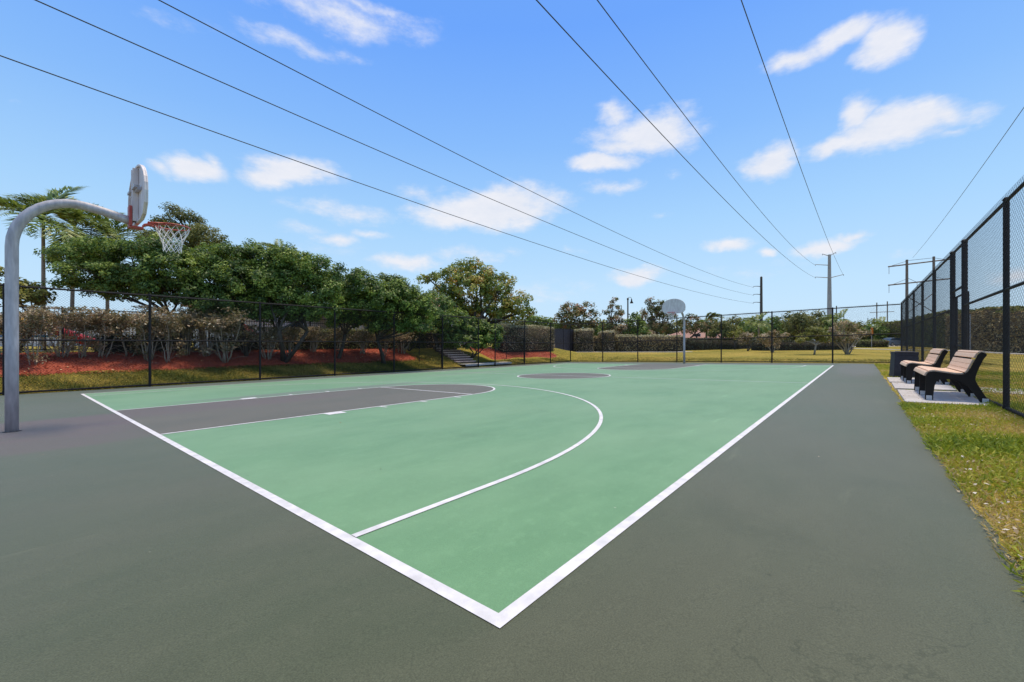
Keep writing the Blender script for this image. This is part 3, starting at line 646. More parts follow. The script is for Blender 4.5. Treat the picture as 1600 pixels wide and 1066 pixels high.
yl = 55.85 * FT; mr_h = 1.52
postsX = [-14.4, -4.4, 5.6, 16.4, 26.3, 36.4, 46.8, 56.2, 61.2, 71.3, 81.7, 91.0]
x00 = -24 * FT
U = lambda ft: ft * FT - x00
rootL, _, _ = fence((x00, yl), (91 * FT, yl), [U(p) for p in postsX], 'long black chain link fence on the left, in front of the red mulch bank',
      [(HF - .03, 0, U(91)), (mr_h, 0, U(56.2)), (mr_h, U(61.2), U(91)), (.06, 0, U(56.2)), (.06, U(61.2), U(91))], gates=[(U(56.2), U(61.2))])
def gate_leaf(x, y, dx, dy, hgt, label):
    z = plane(x, y) + .10; root = empty('fence_gate', (x, y, z), 0, label, 'gate', 'open gates in the left fence')
    mb = MB(); a = Vector((.0 + dx * .03, dy * .03, 0)); b = Vector((dx, dy, .12)); h = Vector((0, 0, hgt))
    for p in ((a, b), (a + h, b + h), (a, a + h), (b, b + h)): mb.tube([p[0], p[1]], .021, 8)
    mb.build('frame', M['black'], root, smooth=True)
    L_ = math.hypot(dx, dy); chain(0, L_ - .04, lambda u: (a.x + dx / L_ * u, a.y + dy / L_ * u, .12 * u / L_), hgt, v0=.0, top_ext=0).build('wire_mesh', M['vinyl'], root)
gate_leaf(46.8 * FT, yl + .03, -.6, 1.3, 1.85, 'open gate leaf swung outward left of the timber steps')
gate_leaf(71.3 * FT, yl + .03, -.43, 1.3, 1.75, 'open gate leaf swung outward right of the timber steps')
xb_ = 91.2 * FT; bp = [-8.35, .6, 10.0, 19.1, 28.2, 37.3, 46.5, 55.85]
UB = lambda ft: (ft + 8.35) * FT
fence((xb_, -8.35 * FT), (xb_, 55.7 * FT), [UB(p) for p in bp[1:-1]], 'black chain link fence across the far end of the court behind the far hoop',
      [(HF - .03, 0, UB(55.7)), (mr_h, 0, UB(55.7)), (.06, 0, UB(55.7))])
yr = -8.5 * FT; rp = [6, 16.3, 26.3, 36.5, 41.1, 51, 60.6, 70.5, 80.6, 91.2]
UR = lambda ft: (ft - 6) * FT
fence((6 * FT, yr), (91.2 * FT, yr), [UR(p) for p in rp], 'black chain link fence along the right side behind the benches',
      [(HF - .03, 0, UR(91.2)), (1.75, 0, UR(36.5)), (1.75, UR(41.1), UR(91.2)), (2.15, UR(36.5), UR(41.1)), (.05, 0, UR(36.5)), (.05, UR(41.1), UR(91.2))],
      gates=[], big=(UR(36.5), UR(41.1)), pr=.034, rr=.023, r=.00155)
# gate leaf standing ajar in the right fence opening
g = empty('fence_gate', (41.1 * FT, yr - .06, plane(41.1 * FT, yr) + .08), 0, 'gate between two thick posts in the right fence behind the benches', 'gate')
mb = MB(); w_ = -1.3
for a, b in (((0, 0, 0), (w_, 0, 0)), ((0, 0, .86), (w_, 0, .86)), ((0, 0, 1.95), (w_, 0, 1.95)), ((0, 0, 0), (0, 0, 1.95)), ((w_, 0, 0), (w_, 0, 1.95))): mb.tube([a, b], .021, 8)
mb.build('frame', M['black'], g, smooth=True)
mb = MB(); mb.box(w_ + .01, w_ + .07, -.04, .0, .75, 1.5); mb.build('latch_plate', M['galv'], g)

# ------------------------------------------------------------------ benches and bin
def bench(x0, label):
    y0 = -1.86; z0 = plane(x0 + .95, y0 - .3) + .036
    root = empty('park_bench', (x0, y0, z0), 0, label, 'bench', 'benches facing the court')
    root.rotation_euler = (0, -math.atan(GX), 0)
    # side profile, u = distance back from the front foot, z = height
    S_top = [(-.015, .40), (.0, .445), (.03, .475), (.09, .485), (.20, .468), (.33, .448), (.42, .45), (.475, .495), (.515, .60), (.555, .71), (.585, .785), (.62, .82), (.67, .80)]
    S_bot = [(.678, .77), (.64, .70), (.605, .60), (.575, .50), (.555, .42), (.555, .36), (.58, .29), (.65, .14), (.71, .0), (.61, .0), (.555, .11), (.48, .25), (.39, .335), (.29, .365), (.17, .36), (.115, .325), (.088, .24), (.075, .10), (.07, 0), (-.03, 0), (-.022, .2)]
    prof = S_top + S_bot
    for i, xx in enumerate((0, .93, 1.86)):
        mb = MB(); mb.prism([(xx - .016, -u, z) for u, z in prof], (.032, 0, 0)); fr = mb.build('side_frame', M['frame_black'], root, bevel=.003)
        for u in (.02, .66): mb = MB(); mb.box(xx - .034, xx - .018, -u - .035, -u + .035, 0, .075); mb.build('foot_plate', M['block'], fr, bevel=.002)
    # slats follow the upper profile
    P = [Vector((u, z)) for u, z in S_top]; cum = [0]
    for a, b in zip(P, P[1:]): cum.append(cum[-1] + (b - a).length)
    def at_s(s):
        for i in range(len(P) - 1):
            if s <= cum[i + 1]: return P[i].lerp(P[i + 1], (s - cum[i]) / (cum[i + 1] - cum[i]))
        return P[-1]
    tot = cum[-1]; s = .0; spans = []
    while s < tot - .03:
        e = min(s + .083, tot); spans.append((s, e - .004)); s = e
        if abs(s - cum[6]) < .05: s += .022
        if tot - .28 < s < tot - .19 and len(spans) > 8: s += .026
    for a, b in spans:
        mb = MB(); p = [at_s(a + (b - a) * k / 3) for k in range(4)]; poly = []
        nrm = []
        for k in range(4):
            t = (p[min(k + 1, 3)] - p[max(k - 1, 0)]).normalized(); nrm.append(Vector((-t.y, t.x)))
        top = [q + n_ * .026 for q, n_ in zip(p, nrm)]; bot = [q + n_ * .002 for q, n_ in zip(p, nrm)]
        for q in top + bot[::-1]: poly.append((-.0 + .018, -q.x, q.y))
        mb.prism(poly, (1.82, 0, 0)); mb.build('slat', M['slat'], root, bevel=.003)
    return root
bench(8.87, 'nearer bench of tan slats on black side frames, beside the fence')
bench(12.70, 'farther bench of tan slats on black side frames, next to the bin')
def bin_():
    x, y = 15.9, -1.99; z = plane(x, y) + .0
    root = empty('litter_bin', (x, y, z), R(8), 'square charcoal litter bin with tapered sides beside the farther bench', 'litter bin')
    root.scale = (.84, .84, .92)
    mb = MB(); a, b, h = .36, .30, .80
    poly = lambda s, z: [(-s, -s, z), (s, -s, z), (s, s, z), (-s, s, z)]
    def frus(s0, z0, s1, z1):
        i = len(mb.v); mb.v.extend(poly(s0, z0) + poly(s1, z1))
        for f in ((3, 2, 1, 0), (4, 5, 6, 7), (0, 1, 5, 4), (1, 2, 6, 5), (2, 3, 7, 6), (3, 0, 4, 7)): mb.f.append(tuple(i + k for k in f)); mb.m.append(0)
    frus(.36, .0, .35, .09); frus(.343, .09, .305, .72)
    mb.build('body', M['bin'], root, bevel=.01)
    mb = MB(); frus(.315, .722, .31, .80); frus(.33, .80, .33, .825); frus(.22, .826, .2, .845); mb.build('lid', M['bin'], root, bevel=.008)
    mb = MB()
    for s in (-1, 1):
        for k in range(2): mb.box(-.2 + k * .22, -.02 + k * .22, s * .345 - .004, s * .345 + .004, .2, .6)
    return root
bin_()

# ------------------------------------------------------------------ timber steps
def steps():
    x, y = 17.02, YB + .95; z = T(x, y) - .02
    root = empty('timber_steps', (x, y, z), R(-2), 'flight of eight weathered timber steps climbing the bank through the gate opening', 'steps')
    for i in range(8):
        mb = MB(); w = .78 + rnd.uniform(-.03, .03); j = rnd.uniform(-.03, .03)
        mb.box(-w + j, w + j, i * .29, i * .29 + .33, i * .137 - .10, i * .137 + .085); mb.box(-w + j - .02, w + j + .02, i * .29 - .04, i * .29 + .29, i * .137 + .087, i * .137 + .137, 1)
        mb.build('step', [M['wood_tie'], M['wood_tread']], root, bevel=.012)
steps()

# ------------------------------------------------------------------ vegetation on the left bank
ORD = ['first', 'second', 'third', 'fourth', 'fifth', 'sixth', 'seventh', 'eighth', 'ninth', 'tenth', 'eleventh', 'twelfth', 'thirteenth', 'fourteenth', 'fifteenth', 'sixteenth', 'seventeenth', 'eighteenth', 'nineteenth', 'twentieth', 'twenty-first', 'twenty-second', 'twenty-third', 'twenty-fourth', 'twenty-fifth']
protos = [tilt_shrub_mesh(s, 2.05, 1.55, n, 2700) for s, n in ((1, 6), (2, 4), (3, 7), (4, 5), (5, 3), (6, 6), (7, 5))]
low = tilt_shrub_mesh(9, 1.25, 1.3, 7, 1500)
def shrub(x, y, k, sc_, rz, label, group, proto=None):
    root = empty('woody_shrub', (x, y, T(x, y) + .02), rz, label, 'shrub', group); root.scale = sc_
    mb, lm = proto or protos[(k * 3) % 7]
    if not hasattr(mb, 'me'):
        o = mb.build('stems', M['bark_pale'], root, smooth=True, weld=True); mb.me = o.data
    else: link('stems', mb.me, root)
    link('foliage', lm, root); return root
spx = [-40, 8, 52, 98, 128, 160, 200, 232, 262, 292, 322, 352, 384, 418, 452, 490, 530, 566, 600, 628]
for i, px in enumerate(spx):
    x, y, D = on_y(px, YB + 2.75 + rnd.uniform(-.5, .7)); tall = px < 370
    top = 482 if px < 240 else 486 if tall else 512 if px < 500 else 516
    z = T(x, y); h = (533 - top) * D / F + CAM.z - z; pr = None if tall else low
    s = h / (2.05 if tall else 1.25); w = s * rnd.uniform(.85, 1.3)
    where = ORD[i] + ' from the left'
    shrub(x, y, i, (w, w, s * rnd.uniform(.94, 1.07)), rnd.uniform(0, 6.3),
          ('tall leggy shrub with pale bare stems, ' if tall else 'low scruffy shrub with thin stems, ') + where + ' in the mulch bank row', 'leggy shrubs along the mulch bank', pr)
# infill second row, darker low growth behind the stems
for i, (a, b, hh) in enumerate([(150, 300, 526), (330, 480, 528), (440, 560, 520), (540, 660, 520)]):
    x0, y0, D0 = on_y(a, YB + 4.3); x1, y1, D1 = on_y(b, YB + 4.3); xm, ym, Dm = on_y((a + b) / 2, YB + 4.3)
    h = (533 - hh) * Dm / F + CAM.z - T(xm, ym)
    lab = ['low dark hedge behind the tall leggy shrubs near the left hoop', 'low scruffy hedge below the multi-stemmed tree', 'low hedge between the fence posts under the dark trees', 'low hedge ending beside the open gate leaf left of the steps'][i]
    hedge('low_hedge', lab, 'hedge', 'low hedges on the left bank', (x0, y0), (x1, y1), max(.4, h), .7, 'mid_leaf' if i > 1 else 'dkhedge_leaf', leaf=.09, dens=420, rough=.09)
# big dark trees
dt = 'dark glossy-leaved trees behind the left fence'
tree_px('broadleaf_tree', 'low spreading dark tree with tiered branches beneath the near hoop net', 'tree', dt, 17.5,
        [(128, 402, 48, 13), (165, 388, 40, 14), (205, 400, 48, 18), (160, 428, 52, 16), (215, 435, 50, 22), (265, 420, 48, 26), (245, 392, 42, 20), (200, 455, 55, 17), (275, 455, 45, 22), (120, 445, 30, 9)], 292, 'dark_leaf', .085, .27, 66, .112, 1.15)
tree_px('broadleaf_tree', 'tall dark tree whose top rises just right of the hoop net', 'tree', dt, 21,
        [(292, 350, 26, 20), (318, 372, 30, 20), (285, 378, 40, 26), (262, 350, 18, 12), (330, 395, 38, 22), (245, 375, 25, 18), (270, 330, 12, 10)], 318, 'mid_leaf', .14, .28, 58, .105, 1.15)
tree_px('broadleaf_tree', 'rounded dark green tree between the hoop net and the palm top', 'tree', dt, 18.5,
        [(318, 415, 42, 26), (360, 405, 40, 24), (395, 402, 32, 22), (345, 440, 55, 30), (385, 440, 45, 30), (310, 460, 45, 24), (355, 470, 50, 20), (335, 486, 36, 14), (390, 484, 34, 16)], 385, 'dark_leaf', .085, .28, 66, .112, 1.15)
tree_px('broadleaf_tree', 'bright green crown above the multi-stemmed trunk, below the hidden palm top', 'tree', dt, 19,
        [(425, 410, 36, 22), (455, 405, 32, 20), (415, 440, 42, 26), (460, 435, 45, 28), (500, 425, 32, 24), (500, 455, 36, 28), (445, 470, 45, 22), (410, 475, 34, 16), (470, 490, 30, 14), (425, 494, 30, 12), (505, 484, 28, 16)], 446, 'dark_leaf', .085, .28, 66, .112, 1.15, stems=3)
tree_px('broadleaf_tree', 'smaller dark tree with a knobbly top right of the tallest green crown', 'tree', dt, 21,
        [(556, 432, 22, 14), (545, 455, 35, 24), (575, 455, 34, 22), (530, 475, 34, 22), (565, 482, 40, 18), (540, 500, 34, 13)], 528, 'dark_leaf', .085, .28, 66, .112, 1.15)
tree_px('broadleaf_tree', 'dark spreading tree reaching toward the terracotta roof', 'tree', dt, 22,
        [(604, 444, 30, 15), (625, 455, 30, 18), (600, 470, 40, 22), (645, 470, 32, 18), (622, 490, 45, 20), (575, 492, 35, 18), (662, 490, 30, 18), (612, 510, 36, 12), (655, 510, 26, 12)], 600, 'dark_leaf', .085, .28, 62, .115, 1.15, stems=2)
tree_px('broadleaf_tree', 'background dark tree filling the space behind the bright green crown', 'tree', dt, 27,
        [(380, 430, 40, 30), (440, 440, 45, 34), (500, 450, 45, 30), (400, 475, 50, 22), (470, 485, 50, 20)], 470, 'dark_leaf', .12, .36, 50, .15, 1.1)
tree_px('broadleaf_tree', 'background dark tree filling the gap behind the two right-hand dark crowns', 'tree', dt, 29,
        [(545, 465, 36, 24), (595, 468, 36, 22), (640, 480, 36, 20), (560, 495, 44, 18), (620, 503, 44, 16)], 580, 'dark_leaf', .12, .36, 50, .15, 1.1)
tree_px('broadleaf_tree', 'shaded dark tree filling the gap just right of the terracotta roof', 'tree', dt, 27,
        [(680, 475, 30, 18), (665, 500, 30, 18), (700, 500, 30, 20)], 684, 'dark_leaf', .14, .34, 44, .16, 1.1)
tree_px('yellowing_tree', 'large yellowing tree with an open ragged crown above the timber steps', 'tree', None, 33,
        [(722, 420, 20, 16), (700, 432, 24, 14), (750, 432, 28, 16), (668, 434, 16, 7), (730, 450, 42, 24), (775, 452, 26, 14), (790, 438, 14, 8), (808, 470, 24, 12), (700, 465, 34, 22), (765, 478, 40, 22), (720, 490, 42, 20), (795, 492, 30, 14), (742, 412, 12, 8), (820, 488, 14, 8)], 742, 'yellow_leaf', .2, .42, 40, .21, .95, stems=3)
tree_px('leafy_bush', 'arching green bush just behind the top of the timber steps', 'bush', None, 27.5,
        [(705, 520, 26, 16), (738, 512, 26, 18), (765, 520, 22, 18), (725, 532, 36, 16), (760, 536, 20, 14)], 735, 'dark_leaf', .05, .26, 40, .17, 1.2, stems=3)
tree_px('leafy_bush', 'lime green bush over the end of the low hedge left of the steps', 'bush', None, 25.5,
        [(640, 512, 22, 8), (612, 508, 18, 8), (665, 516, 18, 6)], 640, 'lime_leaf', .04, .18, 30, .12, 1, stems=2)
tree_px('leafy_bush', 'lime green bush behind the near hoop pole at the left edge', 'bush', None, 16.5,
        [(-10, 440, 30, 26), (35, 450, 26, 10), (10, 465, 40, 14), (60, 462, 20, 6)], 20, 'lime_leaf', .05, .24, 30, .16, .9, stems=3)
# clipped hedges right of the steps
def px_hedge(label, a, b, top, Y, thick, m, topm=None, leaf=.12, dens=170, name='clipped_hedge', group='clipped hedges beyond the court'):
    x0, y0, D0 = on_y(a, Y); x1, y1, D1 = on_y(b, Y); xm, ym, Dm = on_y((a + b) / 2, Y); z = min(T(x0, y0), T(x1, y1), T(xm, ym))
    return hedge(name, label, 'hedge', group, (x0, y0), (x1, y1), (533 - top) * Dm / F + CAM.z - z, thick, m, leaf, dens, top=topm, base=z)
px_hedge('thin scruffy hedge end left of the timber steps behind the open gate leaf', 640, 692, 515, YB + 4.6, .9, 'grey_leaf', None, .11, 260)
px_hedge('tall grey-green clipped hedge right of the steps behind the open gate leaf', 777, 858, 511, YB + 2.9, 1.1, 'grey_leaf', 'lit_top_leaf', .11, 300)
def d_hedge(label, a, b, top, D, D2, thick, m, topm=None, leaf=.16, dens=110, name='clipped_hedge', group='clipped hedges beyond the court'):
    p, q = at_d(a, D), at_d(b, D2); zm = min(T(*p), T(*q), T((p[0] + q[0]) / 2, (p[1] + q[1]) / 2)); Dm = (D + D2) / 2
    return hedge(name, label, 'hedge', group, p, q, (533 - top) * Dm / F + CAM.z - zm, thick, m, leaf, dens, top=topm, base=zm)
d_hedge('tall block of clipped hedge with a pale top, just right of the dark screen', 897, 925, 516, 46, 46, 2, 'grey_leaf', 'lit_top_leaf')
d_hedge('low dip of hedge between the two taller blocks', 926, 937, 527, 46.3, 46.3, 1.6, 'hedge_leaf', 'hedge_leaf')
d_hedge('narrow clipped hedge block with pale top, left of the long flat hedge', 938, 958, 519, 46, 46, 2, 'grey_leaf', 'lit_top_leaf')
d_hedge('long flat-topped clipped hedge behind the far hoop pole', 959, 1062, 525.5, 46, 47, 2, 'hedge_leaf', 'lit_top_leaf')
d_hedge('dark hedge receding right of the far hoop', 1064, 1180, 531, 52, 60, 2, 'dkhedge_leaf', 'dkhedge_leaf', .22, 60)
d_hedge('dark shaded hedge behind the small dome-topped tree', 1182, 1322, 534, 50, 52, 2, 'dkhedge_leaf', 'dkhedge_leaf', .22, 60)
d_hedge('low trimmed hedge beside the road, left of the car', 1342, 1382, 532.5, 63, 63, 1.5, 'mid_leaf', 'mid_leaf', .2, 70)
# long hedge beyond the right fence
for i, (a, b, D1, D2, tp, lab) in enumerate([(1385, 1440, 88, 70, 503, 'far end of the tall hedge beyond the right fence, near the car'), (1441, 1500, 66, 50, 492, 'middle stretch of tall hedge beyond the right fence, behind the utility frame'),
                            (1500, 1580, 49.5, 38, 487, 'stretch of tall olive hedge seen between the thick gate posts and the nearest post'), (1581, 1760, 37.5, 27, 481, 'tall sunlit hedge beyond the nearest right fence post')]):
    d_hedge(lab, a, b, tp, D1, D2, 2.4, 'mid_leaf' if i < 2 else 'hedge_leaf', 'mid_leaf', .24, 60, group='tall hedge stretches beyond the right fence')

# ------------------------------------------------------------------ palms
def frond(mb_l, P, Nn, Dv, S, Tn, o, az, elev, length, droop, n=34, wide=.42):
    """rachis curve with leaflets"""
    pts = []; p = Vector(o); e = elev
    for i in range(13):
        pts.append(p.copy()); e -= droop / 12; p = p + Vector((math.cos(az) * math.cos(e), math.sin(az) * math.cos(e), math.sin(e))) * length / 12
    mb_l.tube(pts, [.022 - .0015 * i for i in range(13)], 4)
    for i in range(n):
        t = .12 + .88 * i / n; k = t * 12; j = min(11, int(k)); q = pts[j].lerp(pts[j + 1], k - j); tg = (pts[j + 1] - pts[j]).normalized()
        side = tg.cross(Vector((0, 0, 1))).normalized(); L_ = wide * math.sin(math.pi * (.12 + .85 * t)) ** .7 * rnd.uniform(.85, 1.1)
        for s in (-1, 1):
            d = (side * s * .8 + tg * .75 + Vector((0, 0, .25 - .35 * rnd.random()))).normalized(); c = q + d * L_ / 2
            P.append(tuple(c)); Dv.append(tuple(d)); nn = d.cross(tg).normalized() * s; Nn.append((nn.x, nn.y, nn.z)); S.append(L_); Tn.append(rnd.uniform(.1, .9))
def palm(label, px, D, crown_py, nf, length, trunk_r=.085, group='palms behind the near hoop', ridx=0, basepx=None, wide=.42, aspect=.09, elevs=(.1, 1.45), cat='palm', parts=True):
    x, y = at_d(px, D); z = T(x, y); hz = (533 - crown_py) * D / F + CAM.z - z
    root = empty('palm_tree', (x, y, z), 0, label, cat, group)
    mb = MB(); lean = rnd.uniform(-.03, .03) * hz
    pts = [(lean * (t ** 2), .02 * math.sin(t * 5), hz * t - (.1 if t == 0 else 0)) for t in [i / 10 for i in range(11)]]
    mb.tube(pts, [trunk_r * (1.25 if i == 0 else 1 - .03 * i) for i in range(11)], 10)
    mb.build('trunk', M['palm_bark'], root, smooth=True, weld=True)
    ra = MB(); P, Nn, Dv, S, Tn = [], [], [], [], []
    for i in range(nf):
        az = 2.4 * i + ridx; e = elevs[0] + (elevs[1] - elevs[0]) * ((i * .618) % 1)
        frond(ra, P, Nn, Dv, S, Tn, (lean, 0, hz), az, e, length * rnd.uniform(.85, 1.1), rnd.uniform(.7, 1.1) + .7 * (1 - e / 1.5), wide=wide)
    me = leaf_mesh('crown', np.array(P), np.array(Nn), np.array(S), aspect, np.array(Tn), [M['palm_leaf']], dirv=np.array(Dv))
    cr = link('crown', me, root); ra.build('rachises', M['palm_leaf'], cr)
    return root
palm('slender palm nearest the left edge, behind the curved hoop pole', 68, 19.5, 345, 23, 2.7, .085, ridx=.4, wide=.95, aspect=.085, elevs=(-.25, 1.45))
palm('second slender palm, crown just right of the curved hoop pole', 112, 21, 358, 23, 2.6, .09, ridx=1.9, wide=.95, aspect=.085, elevs=(-.25, 1.45))
palm('lower drooping palm between the tall palms and the dark tree', 168, 22.5, 376, 17, 2.3, .09, ridx=3.0, wide=.7, aspect=.09)
palm('palm top poking above the bright green crown', 437, 27, 398, 12, 1.5, .1, ridx=.9, wide=.45, aspect=.12)
fp = 'distant palms beyond the far fence'
for lab, px, py, D, l in [('distant palm just right of the far hoop', 1104, 502, 62, 2.6), ('distant palm beside the dark utility pole', 1186, 503, 70, 3.6), ('distant palm under the concrete pole', 1313, 500, 78, 3.6), ('distant palm beside the far utility frame', 1378, 508, 88, 3.4), ('small distant palm left of the far fence corner', 1398, 512, 95, 3.0)]:
    palm(lab, px, D, py, 13, l, .18, fp, ridx=px * .1, wide=.9, aspect=.16, elevs=(-.2, 1.2))

# ------------------------------------------------------------------ background trees
bt = 'background trees beyond the far fence'
tree_px('background_tree', 'ragged rusty-green tree above the dark screen left of the lamp', 'tree', bt, 55, [(890, 482, 18, 9), (915, 482, 16, 9), (875, 496, 14, 8), (900, 494, 20, 9), (930, 492, 10, 7), (905, 508, 28, 8)], 903, 'rust_leaf', .16, .55, 30, .30, .9, stems=3)
tree_px('background_tree', 'thin sparse tree left of the street lamp', 'tree', bt, 52, [(962, 470, 7, 5), (960, 480, 10, 5), (950, 488, 8, 4), (970, 490, 10, 5), (962, 500, 16, 7), (958, 512, 18, 8)], 962, 'rust_leaf', .10, .34, 22, .26, .7)
tree_px('background_tree', 'open rusty tree just left of the far backboard', 'tree', bt, 54, [(1018, 473, 8, 6), (1016, 486, 14, 8), (1035, 478, 12, 9), (1040, 495, 16, 9), (1012, 500, 16, 8), (1030, 512, 24, 9)], 1022, 'rust_leaf', .13, .42, 26, .28, .85, stems=2)
tree_px('background_tree', 'dark bushy tree right of the street lamp', 'tree', bt, 50, [(992, 505, 14, 11), (1000, 518, 16, 10), (984, 520, 10, 8), (994, 493, 8, 5)], 993, 'dark_leaf', .12, .45, 30, .28, 1)
tree_px('background_tree', 'grey-green weeping shrub tree between the two hedge tops', 'tree', bt, 50, [(975, 515, 14, 8), (1010, 522, 12, 6), (962, 522, 12, 6)], 978, 'grey_leaf', .10, .4, 26, .26, .9)
tree_px('background_tree', 'dark tree mass right above the dark screen', 'tree', bt, 58, [(850, 508, 22, 12), (870, 515, 22, 12), (835, 502, 14, 9), (895, 520, 24, 9), (925, 520, 20, 10), (945, 515, 12, 9)], 880, 'dark_leaf', .2, .6, 32, .34, 1.2, stems=2)
tree_px('background_tree', 'reddish leafless-looking tree right of the far hoop pole', 'tree', bt, 60, [(1078, 500, 12, 10), (1092, 512, 14, 9), (1070, 515, 12, 9), (1112, 510, 14, 10)], 1085, 'rust_leaf', .14, .5, 22, .3, .9, stems=2)
tree_px('background_tree', 'rounded olive bush-like tree beside the second post right of the hoop', 'tree', bt, 56, [(1130, 512, 15, 13), (1142, 520, 13, 11), (1122, 522, 13, 10)], 1131, 'mid_leaf', .12, .5, 34, .28, 1.2)
tree_px('background_tree', 'small lime-green tree between the posts right of the hoop', 'tree', bt, 54, [(1147, 524, 9, 7), (1158, 521, 7, 5)], 1148, 'lime_leaf', .08, .4, 26, .26, .9)
px_list = [(1150, 508, 24, 12), (1172, 512, 20, 12), (1205, 507, 22, 11), (1228, 502, 24, 11), (1255, 501, 24, 11), (1278, 499, 22, 12), (1300, 510, 20, 10), (1338, 514, 22, 9), (1365, 516, 20, 9), (1392, 514, 20, 9), (1412, 512, 22, 10), (1440, 510, 26, 12)]
labs = ['first dark tree of the far tree line, left of the dark utility pole', 'dark tree of the far tree line just left of the dark utility pole', 'dark tree of the far tree line just right of the dark utility pole', 'dark tree of the far tree line above the grey bush', 'broad tree of the far tree line left of the small dome-topped tree', 'tallest tree of the far tree line, left of the concrete pole', 'tree of the far tree line in front of the concrete pole foot', 'pale tree behind the multi-stemmed shrub tree', 'tree behind the orange sign', 'tree beneath the far utility frame', 'tree just right of the far fence corner', 'tree behind the two-pole utility frame']
for (px, py, hw, hh), lab in zip(px_list, labs):
    D = rnd.uniform(82, 96); q = rnd.uniform
    lo = [(px, py, hw * .6, hh), (px - hw * .6, py + 6, hw * .55, hh * .8), (px + hw * .6, py + 5, hw * .55, hh * .8), (px, py + 14, hw, hh), (px + q(-8, 8), py - hh * .6, hw * .3, hh * .5)]
    tree_px('background_tree', lab, 'tree', bt, D, lo, px, rnd.choice(['dark_leaf', 'mid_leaf', 'dark_leaf']), .25, .9, 26, .5, 1.0, twigs=6)
# continuous distant wood seen as one mass under and behind the tree line
def wood():
    P, Nn, S, Tn = [], [], [], []
    for (a, b, D, t0, t1) in [(-400, 830, 110, 500, 492), (820, 1460, 120, 503, 505), (1440, 2400, 120, 505, 500)]:
        lo = []
        n = int((b - a) / 14)
        for i in range(n):
            px = a + (b - a) * (i + .5) / n; py = t0 + (t1 - t0) * i / n + rnd.uniform(-4, 6); c = at(px, py + 14, D + rnd.uniform(-6, 6)); k = D / F
            lo.append((c.x, c.y, c.z, 14 * k, 14 * k, 15 * k)); lo.append((c.x, c.y, c.z - 2.4, 14 * k, 14 * k, 14 * k))
        r = lobes_cloud(lo, 1.3, 16, .95, .8)
        for L_, v in zip((P, Nn, S, Tn), r): L_.append(v)
    o = link('distant_wood', leaf_mesh('distant_wood', np.vstack(P), np.vstack(Nn), np.concatenate(S), .6, np.concatenate(Tn), [M['mid_leaf']]))
    tag(o, 'distant belt of woodland closing the horizon behind the trees', 'woodland', None, 'stuff')
wood()
# lawn trees near the far fence
tree_px('dome_tree', 'small dome-topped lawn tree with one pale trunk near the far right post', 'tree', None, 36, [(1272, 519, 17, 8), (1256, 527, 10, 7), (1288, 527, 10, 7), (1272, 528, 20, 6), (1252, 533, 6, 3), (1292, 533, 5, 3)], 1272, 'lime_leaf', .07, .26, 34, .15, 1.05, bark='bark_pale')
tree_px('multi_stem_tree', 'multi-stemmed pale shrub tree with spreading sparse crown right of the dome tree', 'tree', None, 37, [(1318, 508, 14, 8), (1305, 520, 12, 10), (1330, 518, 14, 9), (1345, 522, 10, 7), (1320, 528, 20, 8), (1355, 520, 5, 4), (1300, 532, 6, 5)], 1323, 'grey_leaf', .07, .3, 22, .17, .75, bark='bark_pale', stems=6)
tree_px('grey_bush', 'loose grey-green bush in front of the dark hedge', 'bush', None, 43, [(1205, 525, 14, 8), (1190, 530, 10, 7), (1222, 527, 10, 6), (1207, 537, 14, 8)], 1207, 'grey_leaf', .06, .32, 24, .2, .8, stems=4, bark='bark_pale')
tree_px('grey_bush', 'blue-green feathery bush at the foot of the lime-green tree', 'bush', None, 48, [(1168, 525, 12, 5), (1165, 533, 9, 7)], 1167, 'grey_leaf', .05, .34, 24, .2, .8, stems=3)

# ------------------------------------------------------------------ buildings
def house(label, px, D, w, dpt, wall_h, roof_h, ang, name='house', base=None):
    x, y = at_d(px, D); z = T(x, y) - .1 if base is None else base; root = empty(name, (x, y, z), ang, label, 'house', 'houses beyond the trees')
    mb = MB(); mb.box(-w / 2, w / 2, -dpt / 2, dpt / 2, 0, wall_h); wl = mb.build('wall', M['white_wall'], root)
    mb = MB(); e = .5; a, b = w / 2 + e, dpt / 2 + e; rl = max(.1, w / 2 - dpt / 2)
    mb.v = [(-a, -b, wall_h), (a, -b, wall_h), (a, b, wall_h), (-a, b, wall_h), (-rl, 0, wall_h + roof_h), (rl, 0, wall_h + roof_h)] + [(p, q, wall_h - .18) for p, q in ((-a, -b), (a, -b), (a, b), (-a, b))]
    mb.f = [(0, 1, 5, 4), (1, 2, 5), (2, 3, 4, 5), (3, 0, 4), (0, 6, 7, 1), (1, 7, 8, 2), (2, 8, 9, 3), (3, 9, 6, 0), (9, 8, 7, 6)]; mb.m = [0] * 9
    mb.build('roof', M['tile'], root)
    n = int(w / 3)
    for i in range(n):
        xx = -w / 2 + w * (i + .5) / n
        for s in (-1, 1):
            mb = MB(); mb.box(xx - .5, xx + .5, s * dpt / 2 - .03, s * dpt / 2 + .03, 1.0, 2.2); wn = mb.build('window', M['glass'], root)
            mb = MB()
            for bx in ((xx - .58, xx - .5, .92, 2.28), (xx + .5, xx + .58, .92, 2.28), (xx - .5, xx + .5, 2.2, 2.28), (xx - .5, xx + .5, .92, 1.0)): mb.box(bx[0], bx[1], s * dpt / 2 - .05, s * dpt / 2 + .05, bx[2], bx[3])
            mb.build('frame', M['white_wall'], wn)
    return root
house('pale clubhouse glimpsed through the stems behind the dark trees', 520, 34, 17, 7, 3.0, .6, R(20))
house('house with the terracotta roof ridge showing left of the yellowing tree', 672, 52, 12, 9, 4.6, 2.3, R(25))
house('terracotta roofed house right of the far hoop pole', 1092, 72, 9, 8, 1.6, 2.0, R(-40))
